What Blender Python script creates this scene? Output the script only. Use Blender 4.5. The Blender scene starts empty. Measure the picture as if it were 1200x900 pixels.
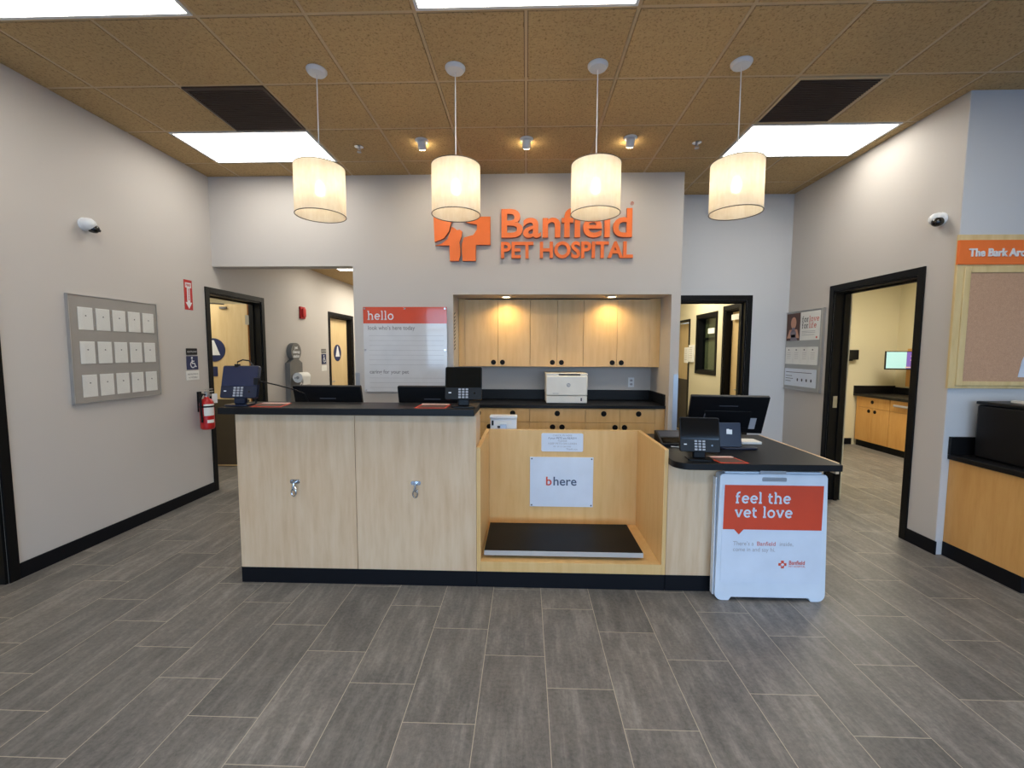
import bpy, bmesh, math, random
from mathutils import Vector, Matrix
random.seed(7)
scene = bpy.context.scene
COL = scene.collection
PI = math.pi

# ------------------------------------------------------------------ materials
def lin(c):
    c /= 255.0
    return c / 12.92 if c <= 0.04045 else ((c + 0.055) / 1.055) ** 2.4
def S(r, g, b): return (lin(r), lin(g), lin(b), 1.0)

class NT:
    def __init__(s, name):
        s.m = bpy.data.materials.new(name); s.m.use_nodes = True
        s.t = s.m.node_tree; s.n = s.t.nodes; s.b = s.n['Principled BSDF']
    def new(s, typ, **kw):
        n = s.n.new(typ)
        for k, v in kw.items(): setattr(n, k, v)
        return n
    def link(s, a, b): s.t.links.new(a, b)
    def math(s, op, a, b=None, c=None):
        n = s.new('ShaderNodeMath', operation=op)
        for i, v in enumerate((a, b, c)):
            if v is None: continue
            if isinstance(v, (int, float)): n.inputs[i].default_value = v
            else: s.link(v, n.inputs[i])
        return n.outputs[0]
    def mix(s, f, a, b, typ='MIX'):
        n = s.new('ShaderNodeMix', data_type='RGBA', blend_type=typ)
        for i, v in ((0, f), (6, a), (7, b)):
            if isinstance(v, (int, float, tuple)): n.inputs[i].default_value = v
            else: s.link(v, n.inputs[i])
        return n.outputs[2]
    def coords(s, scale=(1, 1, 1)):
        tc = s.new('ShaderNodeTexCoord'); mp = s.new('ShaderNodeMapping')
        mp.inputs['Scale'].default_value = scale
        s.link(tc.outputs['Object'], mp.inputs[0]); return mp.outputs[0]
    def noise(s, vec, scale, detail=3, rough=0.5):
        n = s.new('ShaderNodeTexNoise'); n.inputs['Scale'].default_value = scale
        n.inputs['Detail'].default_value = detail; n.inputs['Roughness'].default_value = rough
        s.link(vec, n.inputs['Vector']); return n.outputs['Fac']
    def ramp(s, f, stops):
        r = s.new('ShaderNodeValToRGB'); e = r.color_ramp.elements
        while len(e) < len(stops): e.new(0.5)
        for q, (p, c) in zip(e, stops): q.position = p; q.color = c
        s.link(f, r.inputs[0]); return r.outputs[0]
    def bump(s, f, strength, dist=0.01):
        b = s.new('ShaderNodeBump'); b.inputs['Strength'].default_value = strength
        b.inputs['Distance'].default_value = dist; s.link(f, b.inputs['Height'])
        s.link(b.outputs[0], s.b.inputs['Normal'])

def plain(name, col, rough=0.5, metal=0.0, var=0.04, vscale=6.0, spec=0.5, coat=0.0):
    t = NT(name)
    f = t.noise(t.coords(), vscale)
    d = tuple(max(0, c * (1 - var)) for c in col[:3]) + (1,)
    u = tuple(min(1, c * (1 + var)) for c in col[:3]) + (1,)
    t.link(t.ramp(f, [(0.3, d), (0.7, u)]), t.b.inputs['Base Color'])
    t.b.inputs['Roughness'].default_value = rough; t.b.inputs['Metallic'].default_value = metal
    t.b.inputs['Specular IOR Level'].default_value = spec; t.b.inputs['Coat Weight'].default_value = coat
    return t.m
def paint(name, col, rough=0.6):
    t = NT(name); v = t.coords()
    f = t.noise(v, 1.3, 2)
    d = tuple(c * 0.97 for c in col[:3]) + (1,)
    t.link(t.ramp(f, [(0.3, d), (0.7, col)]), t.b.inputs['Base Color'])
    t.b.inputs['Roughness'].default_value = rough; t.b.inputs['Specular IOR Level'].default_value = 0.3
    t.bump(t.noise(v, 160, 2), 0.06, 0.004); return t.m
def wood(name, a, b, c, axis='z', rough=0.38, spec=0.4):
    t = NT(name)
    sc = {'z': (1, 1, 0.12), 'x': (0.12, 1, 1), 'y': (1, 0.12, 1)}[axis]
    v = t.coords(sc)
    f1 = t.noise(v, 28, 6, 0.6); f2 = t.noise(t.coords(tuple(0.4 + 0.6 * q for q in sc)), 5, 3)
    w = t.new('ShaderNodeTexWave', wave_type='BANDS', bands_direction='X')
    w.inputs['Scale'].default_value = 3.2; w.inputs['Distortion'].default_value = 9; w.inputs['Detail'].default_value = 3
    t.link(v, w.inputs['Vector'])
    base = t.ramp(f1, [(0.25, a), (0.5, b), (0.8, c)])
    x = t.mix(0.28, base, t.ramp(f2, [(0.35, a), (0.65, c)]))
    x = t.mix(0.12, x, t.ramp(w.outputs[0], [(0.2, a), (0.8, c)]))
    t.link(x, t.b.inputs['Base Color']); t.b.inputs['Roughness'].default_value = rough
    t.b.inputs['Specular IOR Level'].default_value = spec
    t.bump(f1, 0.03, 0.003); return t.m
def emit(name, col, strength, base=None):
    t = NT(name)
    f = t.noise(t.coords(), 2.0, 1)
    d = tuple(c * 0.96 for c in col[:3]) + (1,)
    t.link(t.ramp(f, [(0.3, d), (0.7, col)]), t.b.inputs['Emission Color'])
    t.b.inputs['Emission Strength'].default_value = strength
    t.b.inputs['Base Color'].default_value = base or col
    t.b.inputs['Roughness'].default_value = 0.5; return t.m

def floor_mat():
    t = NT('floor tile grey wood look porcelain')
    tc = t.new('ShaderNodeTexCoord'); sp = t.new('ShaderNodeSeparateXYZ'); t.link(tc.outputs['Object'], sp.inputs[0])
    X, Y = sp.outputs[0], sp.outputs[1]
    kx = t.math('DIVIDE', t.math('SUBTRACT', X, 0.1047), 0.3048)
    k = t.math('FLOOR', kx)
    ky = t.math('DIVIDE', t.math('ADD', t.math('SUBTRACT', Y, 2.0616 - 6.096), t.math('MULTIPLY', t.math('ADD', k, 1.0), 0.2032)), 0.6096)
    r = t.math('FLOOR', ky)
    fx = t.math('FRACT', kx); fy = t.math('FRACT', ky)
    ex = t.math('MULTIPLY', t.math('MINIMUM', fx, t.math('SUBTRACT', 1.0, fx)), 0.3048)
    ey = t.math('MULTIPLY', t.math('MINIMUM', fy, t.math('SUBTRACT', 1.0, fy)), 0.6096)
    e = t.math('MINIMUM', ex, ey)
    g = t.math('LESS_THAN', e, 0.0016)
    cb = t.new('ShaderNodeCombineXYZ'); t.link(k, cb.inputs[0]); t.link(r, cb.inputs[1])
    wn = t.new('ShaderNodeTexWhiteNoise', noise_dimensions='3D'); t.link(cb.outputs[0], wn.inputs[0])
    off = t.new('ShaderNodeVectorMath', operation='MULTIPLY_ADD')
    t.link(wn.outputs['Color'], off.inputs[0]); off.inputs[1].default_value = (9, 9, 9); t.link(tc.outputs['Object'], off.inputs[2])
    mp = t.new('ShaderNodeMapping'); mp.inputs['Scale'].default_value = (1, 0.17, 1); t.link(off.outputs[0], mp.inputs[0])
    st = t.noise(mp.outputs[0], 19, 9, 0.68)
    bl = t.noise(off.outputs[0], 3.2, 4, 0.6); fi = t.noise(off.outputs[0], 60, 4, 0.7)
    c1 = t.ramp(st, [(0.33, S(82, 81, 80)), (0.5, S(114, 112, 110)), (0.67, S(164, 161, 156))])
    c2 = t.ramp(bl, [(0.32, S(88, 88, 89)), (0.68, S(144, 139, 133))])
    c = t.mix(0.38, c1, c2)
    c = t.mix(0.28, c, t.ramp(fi, [(0.34, S(66, 64, 61)), (0.66, S(146, 141, 134))]), 'MIX')
    tone = t.ramp(wn.outputs['Value'], [(0.0, (0.80, 0.79, 0.78, 1)), (1.0, (1.05, 1.02, 1.0, 1))])
    c = t.mix(1.0, c, tone, 'MULTIPLY')
    c = t.mix(t.math('MULTIPLY', g, 0.8), c, S(196, 184, 164))
    t.link(c, t.b.inputs['Base Color'])
    t.link(t.math('ADD', t.math('MULTIPLY', st, 0.25), 0.36), t.b.inputs['Roughness'])
    t.b.inputs['Specular IOR Level'].default_value = 0.45
    t.bump(t.math('SUBTRACT', st, t.math('MULTIPLY', g, 1.0)), 0.10, 0.004)
    return t.m
def tile_mat():
    t = NT('ceiling tile tan mineral fibre'); v = t.coords()
    f = t.noise(v, 70, 5, 0.65); h = t.noise(v, 26, 2)
    c = t.ramp(f, [(0.36, S(122, 102, 66)), (0.45, S(190, 162, 119)), (0.7, S(199, 171, 127))])
    c = t.mix(0.35, c, t.ramp(h, [(0.3, S(182, 155, 113)), (0.7, S(200, 172, 129))]))
    t.link(c, t.b.inputs['Base Color']); t.b.inputs['Roughness'].default_value = 0.9
    t.b.inputs['Specular IOR Level'].default_value = 0.1
    t.bump(f, 0.35, 0.006); return t.m
def shade_mat():
    t = NT('lamp shade cream linen')
    v = t.coords()
    f = t.noise(t.coords((1, 1, 0.15)), 60, 4); g = t.noise(v, 9, 5, 0.6)
    c = t.mix(0.5, t.ramp(f, [(0.3, S(236, 222, 196)), (0.7, S(250, 240, 220))]), t.ramp(g, [(0.35, S(232, 218, 192)), (0.6, S(250, 240, 222))]))
    d = t.new('ShaderNodeBsdfDiffuse'); tr = t.new('ShaderNodeBsdfTranslucent'); mx = t.new('ShaderNodeMixShader')
    t.link(c, d.inputs[0]); t.link(c, tr.inputs[0]); mx.inputs[0].default_value = 0.55
    t.link(d.outputs[0], mx.inputs[1]); t.link(tr.outputs[0], mx.inputs[2])
    rf = t.new('ShaderNodeBsdfRefraction'); rf.inputs['IOR'].default_value = 1.04; rf.inputs['Roughness'].default_value = 0.55; t.link(c, rf.inputs[0])
    m2 = t.new('ShaderNodeMixShader'); m2.inputs[0].default_value = 0.05; t.link(mx.outputs[0], m2.inputs[1]); t.link(rf.outputs[0], m2.inputs[2])
    t.link(m2.outputs[0], t.n['Material Output'].inputs[0]); return t.m
def glass_mat(name, tint=(1, 1, 1, 1), alpha=0.82):
    t = NT(name)
    g = t.new('ShaderNodeBsdfGlossy'); g.inputs['Roughness'].default_value = 0.03
    tr = t.new('ShaderNodeBsdfTransparent'); mx = t.new('ShaderNodeMixShader')
    f = t.noise(t.coords(), 3); t.link(t.ramp(f, [(0.2, tint), (0.8, tint)]), tr.inputs[0])
    mx.inputs[0].default_value = 1 - alpha
    t.link(tr.outputs[0], mx.inputs[1]); t.link(g.outputs[0], mx.inputs[2]); t.link(mx.outputs[0], t.n['Material Output'].inputs[0]); return t.m
def cork_mat():
    t = NT('cork'); v = t.coords()
    f = t.noise(v, 220, 3, 0.7); g = t.noise(v, 60, 3)
    c = t.mix(0.4, t.ramp(f, [(0.3, S(168, 126, 96)), (0.7, S(212, 172, 140))]), t.ramp(g, [(0.3, S(184, 146, 116)), (0.7, S(204, 164, 132))]))
    t.link(c, t.b.inputs['Base Color']); t.b.inputs['Roughness'].default_value = 0.9; return t.m

M = dict(
    wall=paint('paint warm grey', S(198, 192, 186)),
    wall2=paint('paint pale grey white', S(205, 206, 208)),
    cream=paint('paint warm lit', S(214, 205, 176)),  # same wall paint, with the warm room light put into its colour
    floor=floor_mat(), tile=tile_mat(),
    grid=plain('ceiling grid tan', S(196, 172, 134), 0.5), reveal=plain('ceiling gap shadow brown', S(70, 52, 34), 0.9),
    black=plain('black frame paint', S(11, 11, 12), 0.45, spec=0.2), base=plain('black vinyl base', S(11, 13, 19), 0.5, spec=0.2),
    lam=plain('black laminate', S(15, 15, 17), 0.42, var=0.15, vscale=40, spec=0.28),
    maple=wood('maple daylit', S(203, 167, 129), S(218, 187, 151), S(227, 201, 170)),  # same maple as the alcove, paled in colour for the daylight on it
    maple_w=wood('maple honey', S(214, 168, 104), S(224, 182, 120), S(230, 192, 134)),  # same maple without the daylight put into its colour
    maple_c=wood('maple cabinet', S(208, 166, 106), S(220, 180, 122), S(226, 190, 134)),
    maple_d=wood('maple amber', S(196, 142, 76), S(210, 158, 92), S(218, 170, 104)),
    door=wood('birch door', S(206, 176, 126), S(216, 190, 142), S(224, 200, 154)),
    pine=wood('pine frame', S(204, 176, 120), S(218, 192, 138), S(228, 206, 156)),
    edge=wood('raw door edge', S(150, 100, 54), S(166, 114, 64), S(180, 128, 76)),
    kick=plain('bronze kick plate', S(66, 58, 48), 0.45), pull=plain('black finger pull', S(14, 12, 12), 0.6, spec=0.2),
    orange=plain('orange sign face', S(240, 118, 48), 0.45), orange_d=plain('orange sign return', S(188, 74, 22), 0.5),
    red=plain('coral red print', S(210, 68, 34), 0.5), redglass=plain('coral acrylic header', S(212, 82, 56), 0.12, coat=0.4),
    ared=plain('fire red', S(186, 24, 26), 0.3), white=plain('white plastic', S(226, 228, 230), 0.4),
    paper=plain('white paper', S(232, 231, 226), 0.7), acrylic=plain('white acrylic panel', S(212, 212, 214), 0.08, coat=0.6),
    signwhite=plain('white sign panel', S(214, 222, 234), 0.28), aframe=plain('white sandwich board plastic', S(216, 224, 234), 0.4),
    chrome=plain('chrome', S(210, 212, 216), 0.15, 1.0), steel=plain('brushed steel', S(180, 182, 186), 0.32, 1.0),
    alu=plain('aluminium trim', S(190, 190, 190), 0.35, 0.8),
    greyp=plain('grey board laminate', S(152, 147, 141), 0.55), greyp2=plain('silver grey rack', S(160, 162, 162), 0.45),
    stone=plain('charcoal grey panel', S(110, 108, 104), 0.6), navy=plain('navy print', S(24, 38, 84), 0.5),
    dkplast=plain('black plastic', S(12, 13, 16), 0.42, spec=0.3), dknavy=plain('blue black plastic', S(26, 33, 54), 0.3),
    screen=plain('dark glossy screen', S(6, 7, 9), 0.06, coat=0.5), key=plain('grey keys', S(168, 170, 176), 0.5),
    reflectglass=plain('glass with blue reflection', S(20, 32, 66), 0.1, coat=0.5), ink2=plain('mid grey ink', S(128, 126, 130), 0.6), edgesteel=plain('bright steel edge', S(196, 193, 188), 0.35, 0.35),
    rubber=plain('black rubber mat', S(13, 12, 12), 0.5, var=0.5, vscale=5, spec=0.2), ink=plain('dark grey ink', S(74, 74, 82), 0.6),
    inklt=plain('light grey ink', S(160, 162, 168), 0.6), inkred=plain('red ink', S(205, 80, 66), 0.6), inkblue=plain('slate ink', S(72, 86, 112), 0.6),
    inkpale=plain('pale line ink', S(168, 166, 170), 0.6), cork=cork_mat(), shade=shade_mat(),
    bulb=emit('lamp bulb', (1.0, 0.87, 0.68, 1), 35), troff=emit('troffer diffuser', (1.0, 0.96, 0.87, 1), 8.6),
    trofd=emit('hall light diffuser', (1.0, 0.95, 0.82, 1), 7.0),
    spotem=emit('spot lens', (1.0, 0.82, 0.5, 1), 20), scr=emit('lit screen cyan', (0.34, 0.58, 0.62, 1), 0.55), scr2=emit('lit screen purple', (0.14, 0.08, 0.36, 1), 0.55),
    bezel=plain('shade rim bronze', S(96, 86, 74), 0.5, 0.5), vent=plain('return grille dark', S(52, 38, 30), 0.6), ventbar=plain('grille bar', S(66, 50, 40), 0.6),
    ivory=plain('ivory printer plastic', S(234, 231, 222), 0.45), ivory_s=plain('ivory printer shadow', S(200, 196, 184), 0.5),
    glass=glass_mat('window glass', (0.8, 0.86, 0.8, 1)), clear=glass_mat('clear pocket plastic', (1, 1, 1, 1), 0.93),
    blind=plain('grey green blind', S(132, 132, 108), 0.6), pink=plain('pale peach paper', S(238, 206, 190), 0.6),
    hair=plain('photo brown', S(86, 58, 50), 0.6), skin=plain('photo skin', S(196, 146, 122), 0.6), fur=plain('photo grey', S(128, 120, 132), 0.6),
    asphalt=plain('pavement', S(150, 148, 144), 0.9),
)

# ------------------------------------------------------------------ geometry helpers
class Fr:
    def __init__(s, o, u, v):
        s.o = Vector(o); s.u = Vector(u).normalized(); s.v = Vector(v).normalized(); s.n = s.u.cross(s.v)
    def __call__(s, p): return s.o + s.u * p[0] + s.v * p[1] + s.n * p[2]
IDF = Fr((0, 0, 0), (1, 0, 0), (0, 1, 0))
def front(y, x=0, z=0): return Fr((x, y, z), (1, 0, 0), (0, 0, 1))       # faces the camera (-y)
def lwall(x=-3.4, y=0, z=0): return Fr((x, y, z), (0, 1, 0), (0, 0, 1))   # faces +x
def rwall(x=3.13, y=0, z=0): return Fr((x, y, z), (0, -1, 0), (0, 0, 1))  # faces -x

class MB:
    def __init__(s, fr=IDF): s.v = []; s.f = []; s.mi = []; s.cur = 0; s.fr = fr
    def mat(s, i): s.cur = i; return s
    def add(s, vs, fs):
        b = len(s.v); s.v += [s.fr(p) for p in vs]
        for f in fs: s.f.append([b + i for i in f]); s.mi.append(s.cur)
        return s
    def box(s, x0, x1, y0, y1, z0, z1):
        return s.add([(x0,y0,z0),(x1,y0,z0),(x1,y1,z0),(x0,y1,z0),(x0,y0,z1),(x1,y0,z1),(x1,y1,z1),(x0,y1,z1)],
                     [(0,3,2,1),(4,5,6,7),(0,1,5,4),(1,2,6,5),(2,3,7,6),(3,0,4,7)])
    def prism(s, poly, z0, z1):
        n = len(poly); vs = [(x, y, z0) for x, y in poly] + [(x, y, z1) for x, y in poly]
        return s.add(vs, [list(range(n))[::-1], [n + i for i in range(n)]] + [(i, (i+1) % n, n+(i+1) % n, n+i) for i in range(n)])
    def flat(s, poly, z): return s.add([(x, y, z) for x, y in poly], [list(range(len(poly)))])
    def cyl(s, p0, p1, r, n=20, r1=None, caps=True):
        p0 = Vector(p0); p1 = Vector(p1); d = (p1 - p0).normalized()
        a = d.orthogonal().normalized(); c = d.cross(a); r1 = r if r1 is None else r1
        vs = []
        for p, q in ((p0, r), (p1, r1)):
            for i in range(n):
                t = 2 * PI * i / n; vs.append(tuple(p + (a * math.cos(t) + c * math.sin(t)) * q))
        fs = [(i, (i+1) % n, n+(i+1) % n, n+i) for i in range(n)]
        if caps: fs += [list(range(n))[::-1], [n+i for i in range(n)]]
        return s.add(vs, fs)
    def lathe(s, prof, c=(0, 0, 0), n=24, d=(0, 0, 1), caps=True):
        d = Vector(d).normalized(); a = d.orthogonal().normalized(); e = d.cross(a); c = Vector(c)
        vs = []; fs = []; m = len(prof)
        for r, h in prof:
            for i in range(n):
                t = 2 * PI * i / n; vs.append(tuple(c + d * h + (a * math.cos(t) + e * math.sin(t)) * max(r, 1e-4)))
        for j in range(m - 1):
            for i in range(n): fs.append((j*n+i, j*n+(i+1) % n, (j+1)*n+(i+1) % n, (j+1)*n+i))
        if caps: fs += [list(range(n))[::-1], [(m-1)*n+i for i in range(n)]]
        return s.add(vs, fs)
    def tube(s, pts, r, n=8):
        pts = [Vector(p) for p in pts]; vs = []; fs = []
        up = Vector((0.13, 0.31, 0.94))
        for i, p in enumerate(pts):
            d = (pts[min(i+1, len(pts)-1)] - pts[max(i-1, 0)]).normalized()
            a = d.cross(up).normalized(); b = d.cross(a)
            for k in range(n):
                t = 2 * PI * k / n; vs.append(tuple(p + (a * math.cos(t) + b * math.sin(t)) * r))
        for i in range(len(pts) - 1):
            for k in range(n): fs.append((i*n+k, i*n+(k+1) % n, (i+1)*n+(k+1) % n, (i+1)*n+k))
        fs += [list(range(n))[::-1], [(len(pts)-1)*n+k for k in range(n)]]
        return s.add(vs, fs)
    def build(s, name, mats, parent=None, loc=None, bevel=0, seg=2, recalc=True, smooth=True):
        off = Vector((0, 0, 0))
        if parent is not None: off = ROOT[parent.name]
        elif loc is not None: off = Vector(loc)
        me = bpy.data.meshes.new(name)
        me.from_pydata([tuple(p - off) for p in s.v], [], s.f)
        if not isinstance(mats, (list, tuple)): mats = [mats]
        for m in mats: me.materials.append(M[m])
        for p, i in zip(me.polygons, s.mi): p.material_index = i
        if recalc:
            bm = bmesh.new(); bm.from_mesh(me); bmesh.ops.recalc_face_normals(bm, faces=bm.faces); bm.to_mesh(me); bm.free()
        if smooth:
            me.shade_smooth(); me.set_sharp_from_angle(angle=math.radians(32))
        o = bpy.data.objects.new(name, me); COL.objects.link(o)
        if parent is not None: o.parent = parent; ROOT[o.name] = off.copy()
        else: o.location = off; ROOT[o.name] = off.copy()
        if bevel:
            b = o.modifiers.new('bevel', 'BEVEL'); b.width = bevel; b.segments = seg; b.limit_method = 'ANGLE'; b.angle_limit = math.radians(40)
        return o
ROOT = {}
def thing(name, label, cat, loc, group=None):
    o = bpy.data.objects.new(name, None); o.empty_display_size = 0.05; COL.objects.link(o); o.location = loc
    ROOT[o.name] = Vector(loc); return tag(o, label, cat, group)
def tag(o, label, cat, group=None):
    o['label'] = label; o['category'] = cat
    if group: o['group'] = group
    return o
def lab(o, label): o['label'] = label; return o
def struct(o): o['kind'] = 'structure'; return o
def sroot(name, loc):
    o = bpy.data.objects.new(name, None); o.empty_display_size = 0.05; COL.objects.link(o); o.location = loc
    ROOT[o.name] = Vector(loc); return struct(o)
def dup(root, loc, label=None, rot=None):
    r = root.copy(); COL.objects.link(r); r.location = loc
    if label: r['label'] = label
    if rot is not None: r.rotation_euler = rot
    for ch in list(root.children):
        c = ch.copy(); COL.objects.link(c); c.parent = r
        for g in list(ch.children):
            d = g.copy(); COL.objects.link(d); d.parent = c
    return r

def text(s, size, fr, at, mat, parent=None, name='lettering', align='LEFT', depth=0.0, bold=0.0, sx=1.0, lift=0.0015, spacing=1.0, res=4, loc=None):
    """built-in font turned into a mesh, laid in frame fr at (a, b)"""
    cu = bpy.data.curves.new('t', 'FONT'); cu.body = s; cu.size = size; cu.align_x = align; cu.resolution_u = res
    cu.offset = bold; cu.extrude = depth / 2; cu.space_character = spacing
    ob = bpy.data.objects.new('t', cu); COL.objects.link(ob)
    dg = bpy.context.evaluated_depsgraph_get(); me = bpy.data.meshes.new_from_object(ob.evaluated_get(dg))
    bpy.data.objects.remove(ob); bpy.data.curves.remove(cu)
    mb = MB(fr)
    mb.add([(at[0] + v.co.x * sx, at[1] + v.co.y, v.co.z + depth / 2 + lift) for v in me.vertices], [list(p.vertices) for p in me.polygons])
    bpy.data.meshes.remove(me)
    return mb.build(name, mat, parent, recalc=depth > 0, loc=loc)
def text_w(s, size, bold=0.0, spacing=1.0):
    cu = bpy.data.curves.new('t', 'FONT'); cu.body = s; cu.size = size; cu.offset = bold; cu.space_character = spacing
    ob = bpy.data.objects.new('t', cu); COL.objects.link(ob)
    dg = bpy.context.evaluated_depsgraph_get(); me = bpy.data.meshes.new_from_object(ob.evaluated_get(dg))
    xs = [v.co.x for v in me.vertices]; bpy.data.objects.remove(ob); bpy.data.curves.remove(cu); bpy.data.meshes.remove(me)
    return (min(xs), max(xs)) if xs else (0, 0)

# slab-serif stroke letters (x-height 1)
def arc(cx, cy, rx, ry, a0, a1, n=14): return [(cx + rx * math.cos(math.radians(a0 + (a1 - a0) * i / n)), cy + ry * math.sin(math.radians(a0 + (a1 - a0) * i / n))) for i in range(n + 1)]
SLAB = {
 'h': (1.05, [[(.18,0),(.18,1.45)],[(.0,1.42),(.18,1.42)],[(.0,.06),(.36,.06)],arc(.5,.58,.32,.36,180,0)+[(.82,0)],[(.64,.06),(1.0,.06)]]),
 'e': (.98, [[(.1,.52),(.86,.52)],arc(.48,.5,.38,.44,0,320)]),
 'l': (.46, [[(.2,0),(.2,1.45)],[(.02,1.42),(.2,1.42)],[(.0,.06),(.4,.06)]]),
 'o': (1.02, [arc(.48,.5,.39,.44,0,360,22)]),
 'f': (.66, [[(.2,0),(.2,1.1)],arc(.5,1.1,.3,.32,180,75),[(.0,.9),(.52,.9)],[(.0,.06),(.42,.06)]]),
 't': (.66, [[(.2,1.3),(.2,.34)],arc(.44,.34,.24,.28,180,300),[(.0,.9),(.56,.9)]]),
 'v': (1.0, [[(.12,.94),(.48,.02)],[(.84,.94),(.48,.02)],[(-.02,.92),(.3,.92)],[(.66,.92),(.98,.92)]]),
 'r': (.7, [[(.18,0),(.18,.94)],[(.0,.92),(.18,.92)],[(.0,.06),(.4,.06)],arc(.46,.6,.28,.32,180,70)]),
 'i': (.44, [[(.2,0),(.2,.94)],[(.02,.92),(.2,.92)],[(.0,.06),(.4,.06)],[(.2,1.22),(.2,1.42)]]),
 ' ': (.5, []),
}
def slab(s, xh, fr, at, mat, parent, w=0.19, lift=0.0015, name='lettering'):
    mb = MB(fr); x = at[0]
    for ch in s:
        adv, strokes = SLAB[ch]
        for st in strokes:
            L = []; R = []
            for i, p in enumerate(st):
                a = Vector(st[max(i-1, 0)]); b = Vector(st[min(i+1, len(st)-1)]); d = (b - a).normalized(); n = Vector((-d.y, d.x)) * w / 2
                L.append((x + (p[0] + n.x) * xh, at[1] + (p[1] + n.y) * xh)); R.append((x + (p[0] - n.x) * xh, at[1] + (p[1] - n.y) * xh))
            for i in range(len(st) - 1): mb.flat([R[i], R[i+1], L[i+1], L[i]], lift)
        x += (adv + 0.12) * xh
    return mb.build(name, mat, parent, recalc=False)
def lines(mb, rows, h, lift):     # thin printed rules: (x0, x1, y)
    for x0, x1, y in rows: mb.flat([(x0, y), (x1, y), (x1, y + h), (x0, y + h)], lift)
def rrect(x0, x1, y0, y1, r, n=5):
    p = []
    for cx, cy, a in ((x1-r, y0+r, -90), (x1-r, y1-r, 0), (x0+r, y1-r, 90), (x0+r, y0+r, 180)): p += arc(cx, cy, r, r, a, a + 90, n)
    return p
def ring(mb, outer, inner, z0, z1):
    (a0, a1, b0, b1), (c0, c1, d0, d1) = outer, inner
    mb.box(a0, c0, b0, b1, z0, z1); mb.box(c1, a1, b0, b1, z0, z1); mb.box(c0, c1, b0, d0, z0, z1); mb.box(c0, c1, d1, b1, z0, z1)

# ------------------------------------------------------------------ shell
CZ = 3.383; XL = -3.40; XR = 3.13; YS = 4.62; YB = 5.27; YC = 3.28
HZ = 2.155   # door opening height
mb = MB().box(-5.6, 7.0, -3.2, 10.2, -0.1, 0.0)
struct(mb.build('floor', 'floor'))
def wall_x(name, x0, x1, y0, y1, z1, openings, mat='wall', z0=0):
    """wall along y with door style openings (ya, yb, za, zb)"""
    mb = MB(); y = y0
    for a, b, za, zb in sorted(openings):
        mb.box(x0, x1, y, a, z0, z1); mb.box(x0, x1, a, b, zb, z1)
        if za > z0: mb.box(x0, x1, a, b, z0, za)
        y = b
    mb.box(x0, x1, y, y1, z0, z1)
    return struct(mb.build(name, mat))
wall_x('wall_left', XL - 0.15, XL, -3.2, 10.2, CZ + .02, [(1.66, 2.615, 0, HZ), (4.545, 5.45, 0, HZ), (7.385, 8.325, 0, HZ)])
wall_x('wall_right', XR, XR + 0.15, YC, YB + .15, CZ + .02, [(3.575, 4.51, 0, HZ)])
mb = MB().box(XR + .15, 4.75, YC, YC + .15, 0, CZ + .02).box(XR + .0015, 4.75, YC - .006, YC, 0, CZ + .02).box(4.6, 4.75, -3.2, YC, 0, CZ + .02)
struct(mb.build('wall_corner', 'wall2'))
# sign wall, its niche and the bulkhead over the hall
mb = MB()
mb.box(-1.858, -0.78, YS, YS + .15, 0, CZ + .02); mb.box(-0.78, 1.53, YS, YS + .15, 2.142, CZ + .02)
mb.box(1.53, 1.625, YS, YB + .15, 0, CZ + .02); mb.box(XL, -1.858, YS, YS + .15, 2.442, CZ + .02)
mb.box(-0.88, -0.78, YS + .15, 5.3, 0, 2.142); mb.box(-0.88, 1.53, YS + .15, 5.4, 2.142, 2.25); mb.box(-0.88, 1.53, 5.3, 5.4, 0, 2.142)
struct(mb.build('wall_center', 'wall'))
mb = MB().box(1.625, 1.70, YB, YB + .15, 0, CZ + .02).box(2.64, XR, YB, YB + .15, 0, CZ + .02).box(1.70, 2.64, YB, YB + .15, HZ, CZ + .02)
struct(mb.build('wall_back', 'wall2'))
# storefront side, behind the camera
mb = MB().box(XL, -2.9, -3.2, -3.05, 0, CZ + .02).box(4.2, 4.6, -3.2, -3.05, 0, CZ + .02).box(-2.9, 4.2, -3.2, -3.05, 2.75, CZ + .02).box(-2.9, 4.2, -3.2, -3.05, 0, .12)
struct(mb.build('wall_front', 'wall'))
mb = MB()
for x in (-2.9, -1.5, -0.1, 1.3, 2.7, 4.15): mb.box(x, x + .05, -3.18, -3.07, .12, 2.75)
mb.box(-2.9, 4.2, -3.18, -3.07, 2.1, 2.15)
struct(mb.build('window_1', 'black'))
struct(MB().box(-30, 30, -40, -3.2, -0.12, -0.02).build('ground_outside', 'asphalt'))

# ceiling: tiles hung in a grid
GX0, GY0, G = -0.009, 2.471, 0.6096
CREG = [(XL, 1.625, -3.05, YS), (1.625, XR, -3.05, YB), (XR, 4.6, -3.05, YC)]
skip = set()
for k, r in ((-4, 1), (3, 1)): skip.add((k, r))
TROF = [(-5, 2), (3, 2), (-5, -1), (-1, -1), (3, -1), (-5, -5), (-1, -5), (3, -5)]
for k, r in TROF: skip |= {(k, r), (k + 1, r)}
mb = MB()
for k in range(-7, 9):
    for r in range(-11, 6):
        if (k, r) in skip: continue
        for (a, b, c, d) in CREG:
            x0 = max(GX0 + k * G + .013, a); x1 = min(GX0 + (k + 1) * G - .013, b)
            y0 = max(GY0 + r * G + .013, c); y1 = min(GY0 + (r + 1) * G - .013, d)
            if x1 - x0 > .02 and y1 - y0 > .02: mb.box(x0, x1, y0, y1, CZ, CZ + .03)
ceil = struct(mb.build('ceiling', 'tile'))
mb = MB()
for (a, b, c, d) in CREG: mb.box(a, b, c, d, CZ + .016, CZ + .05)
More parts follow.
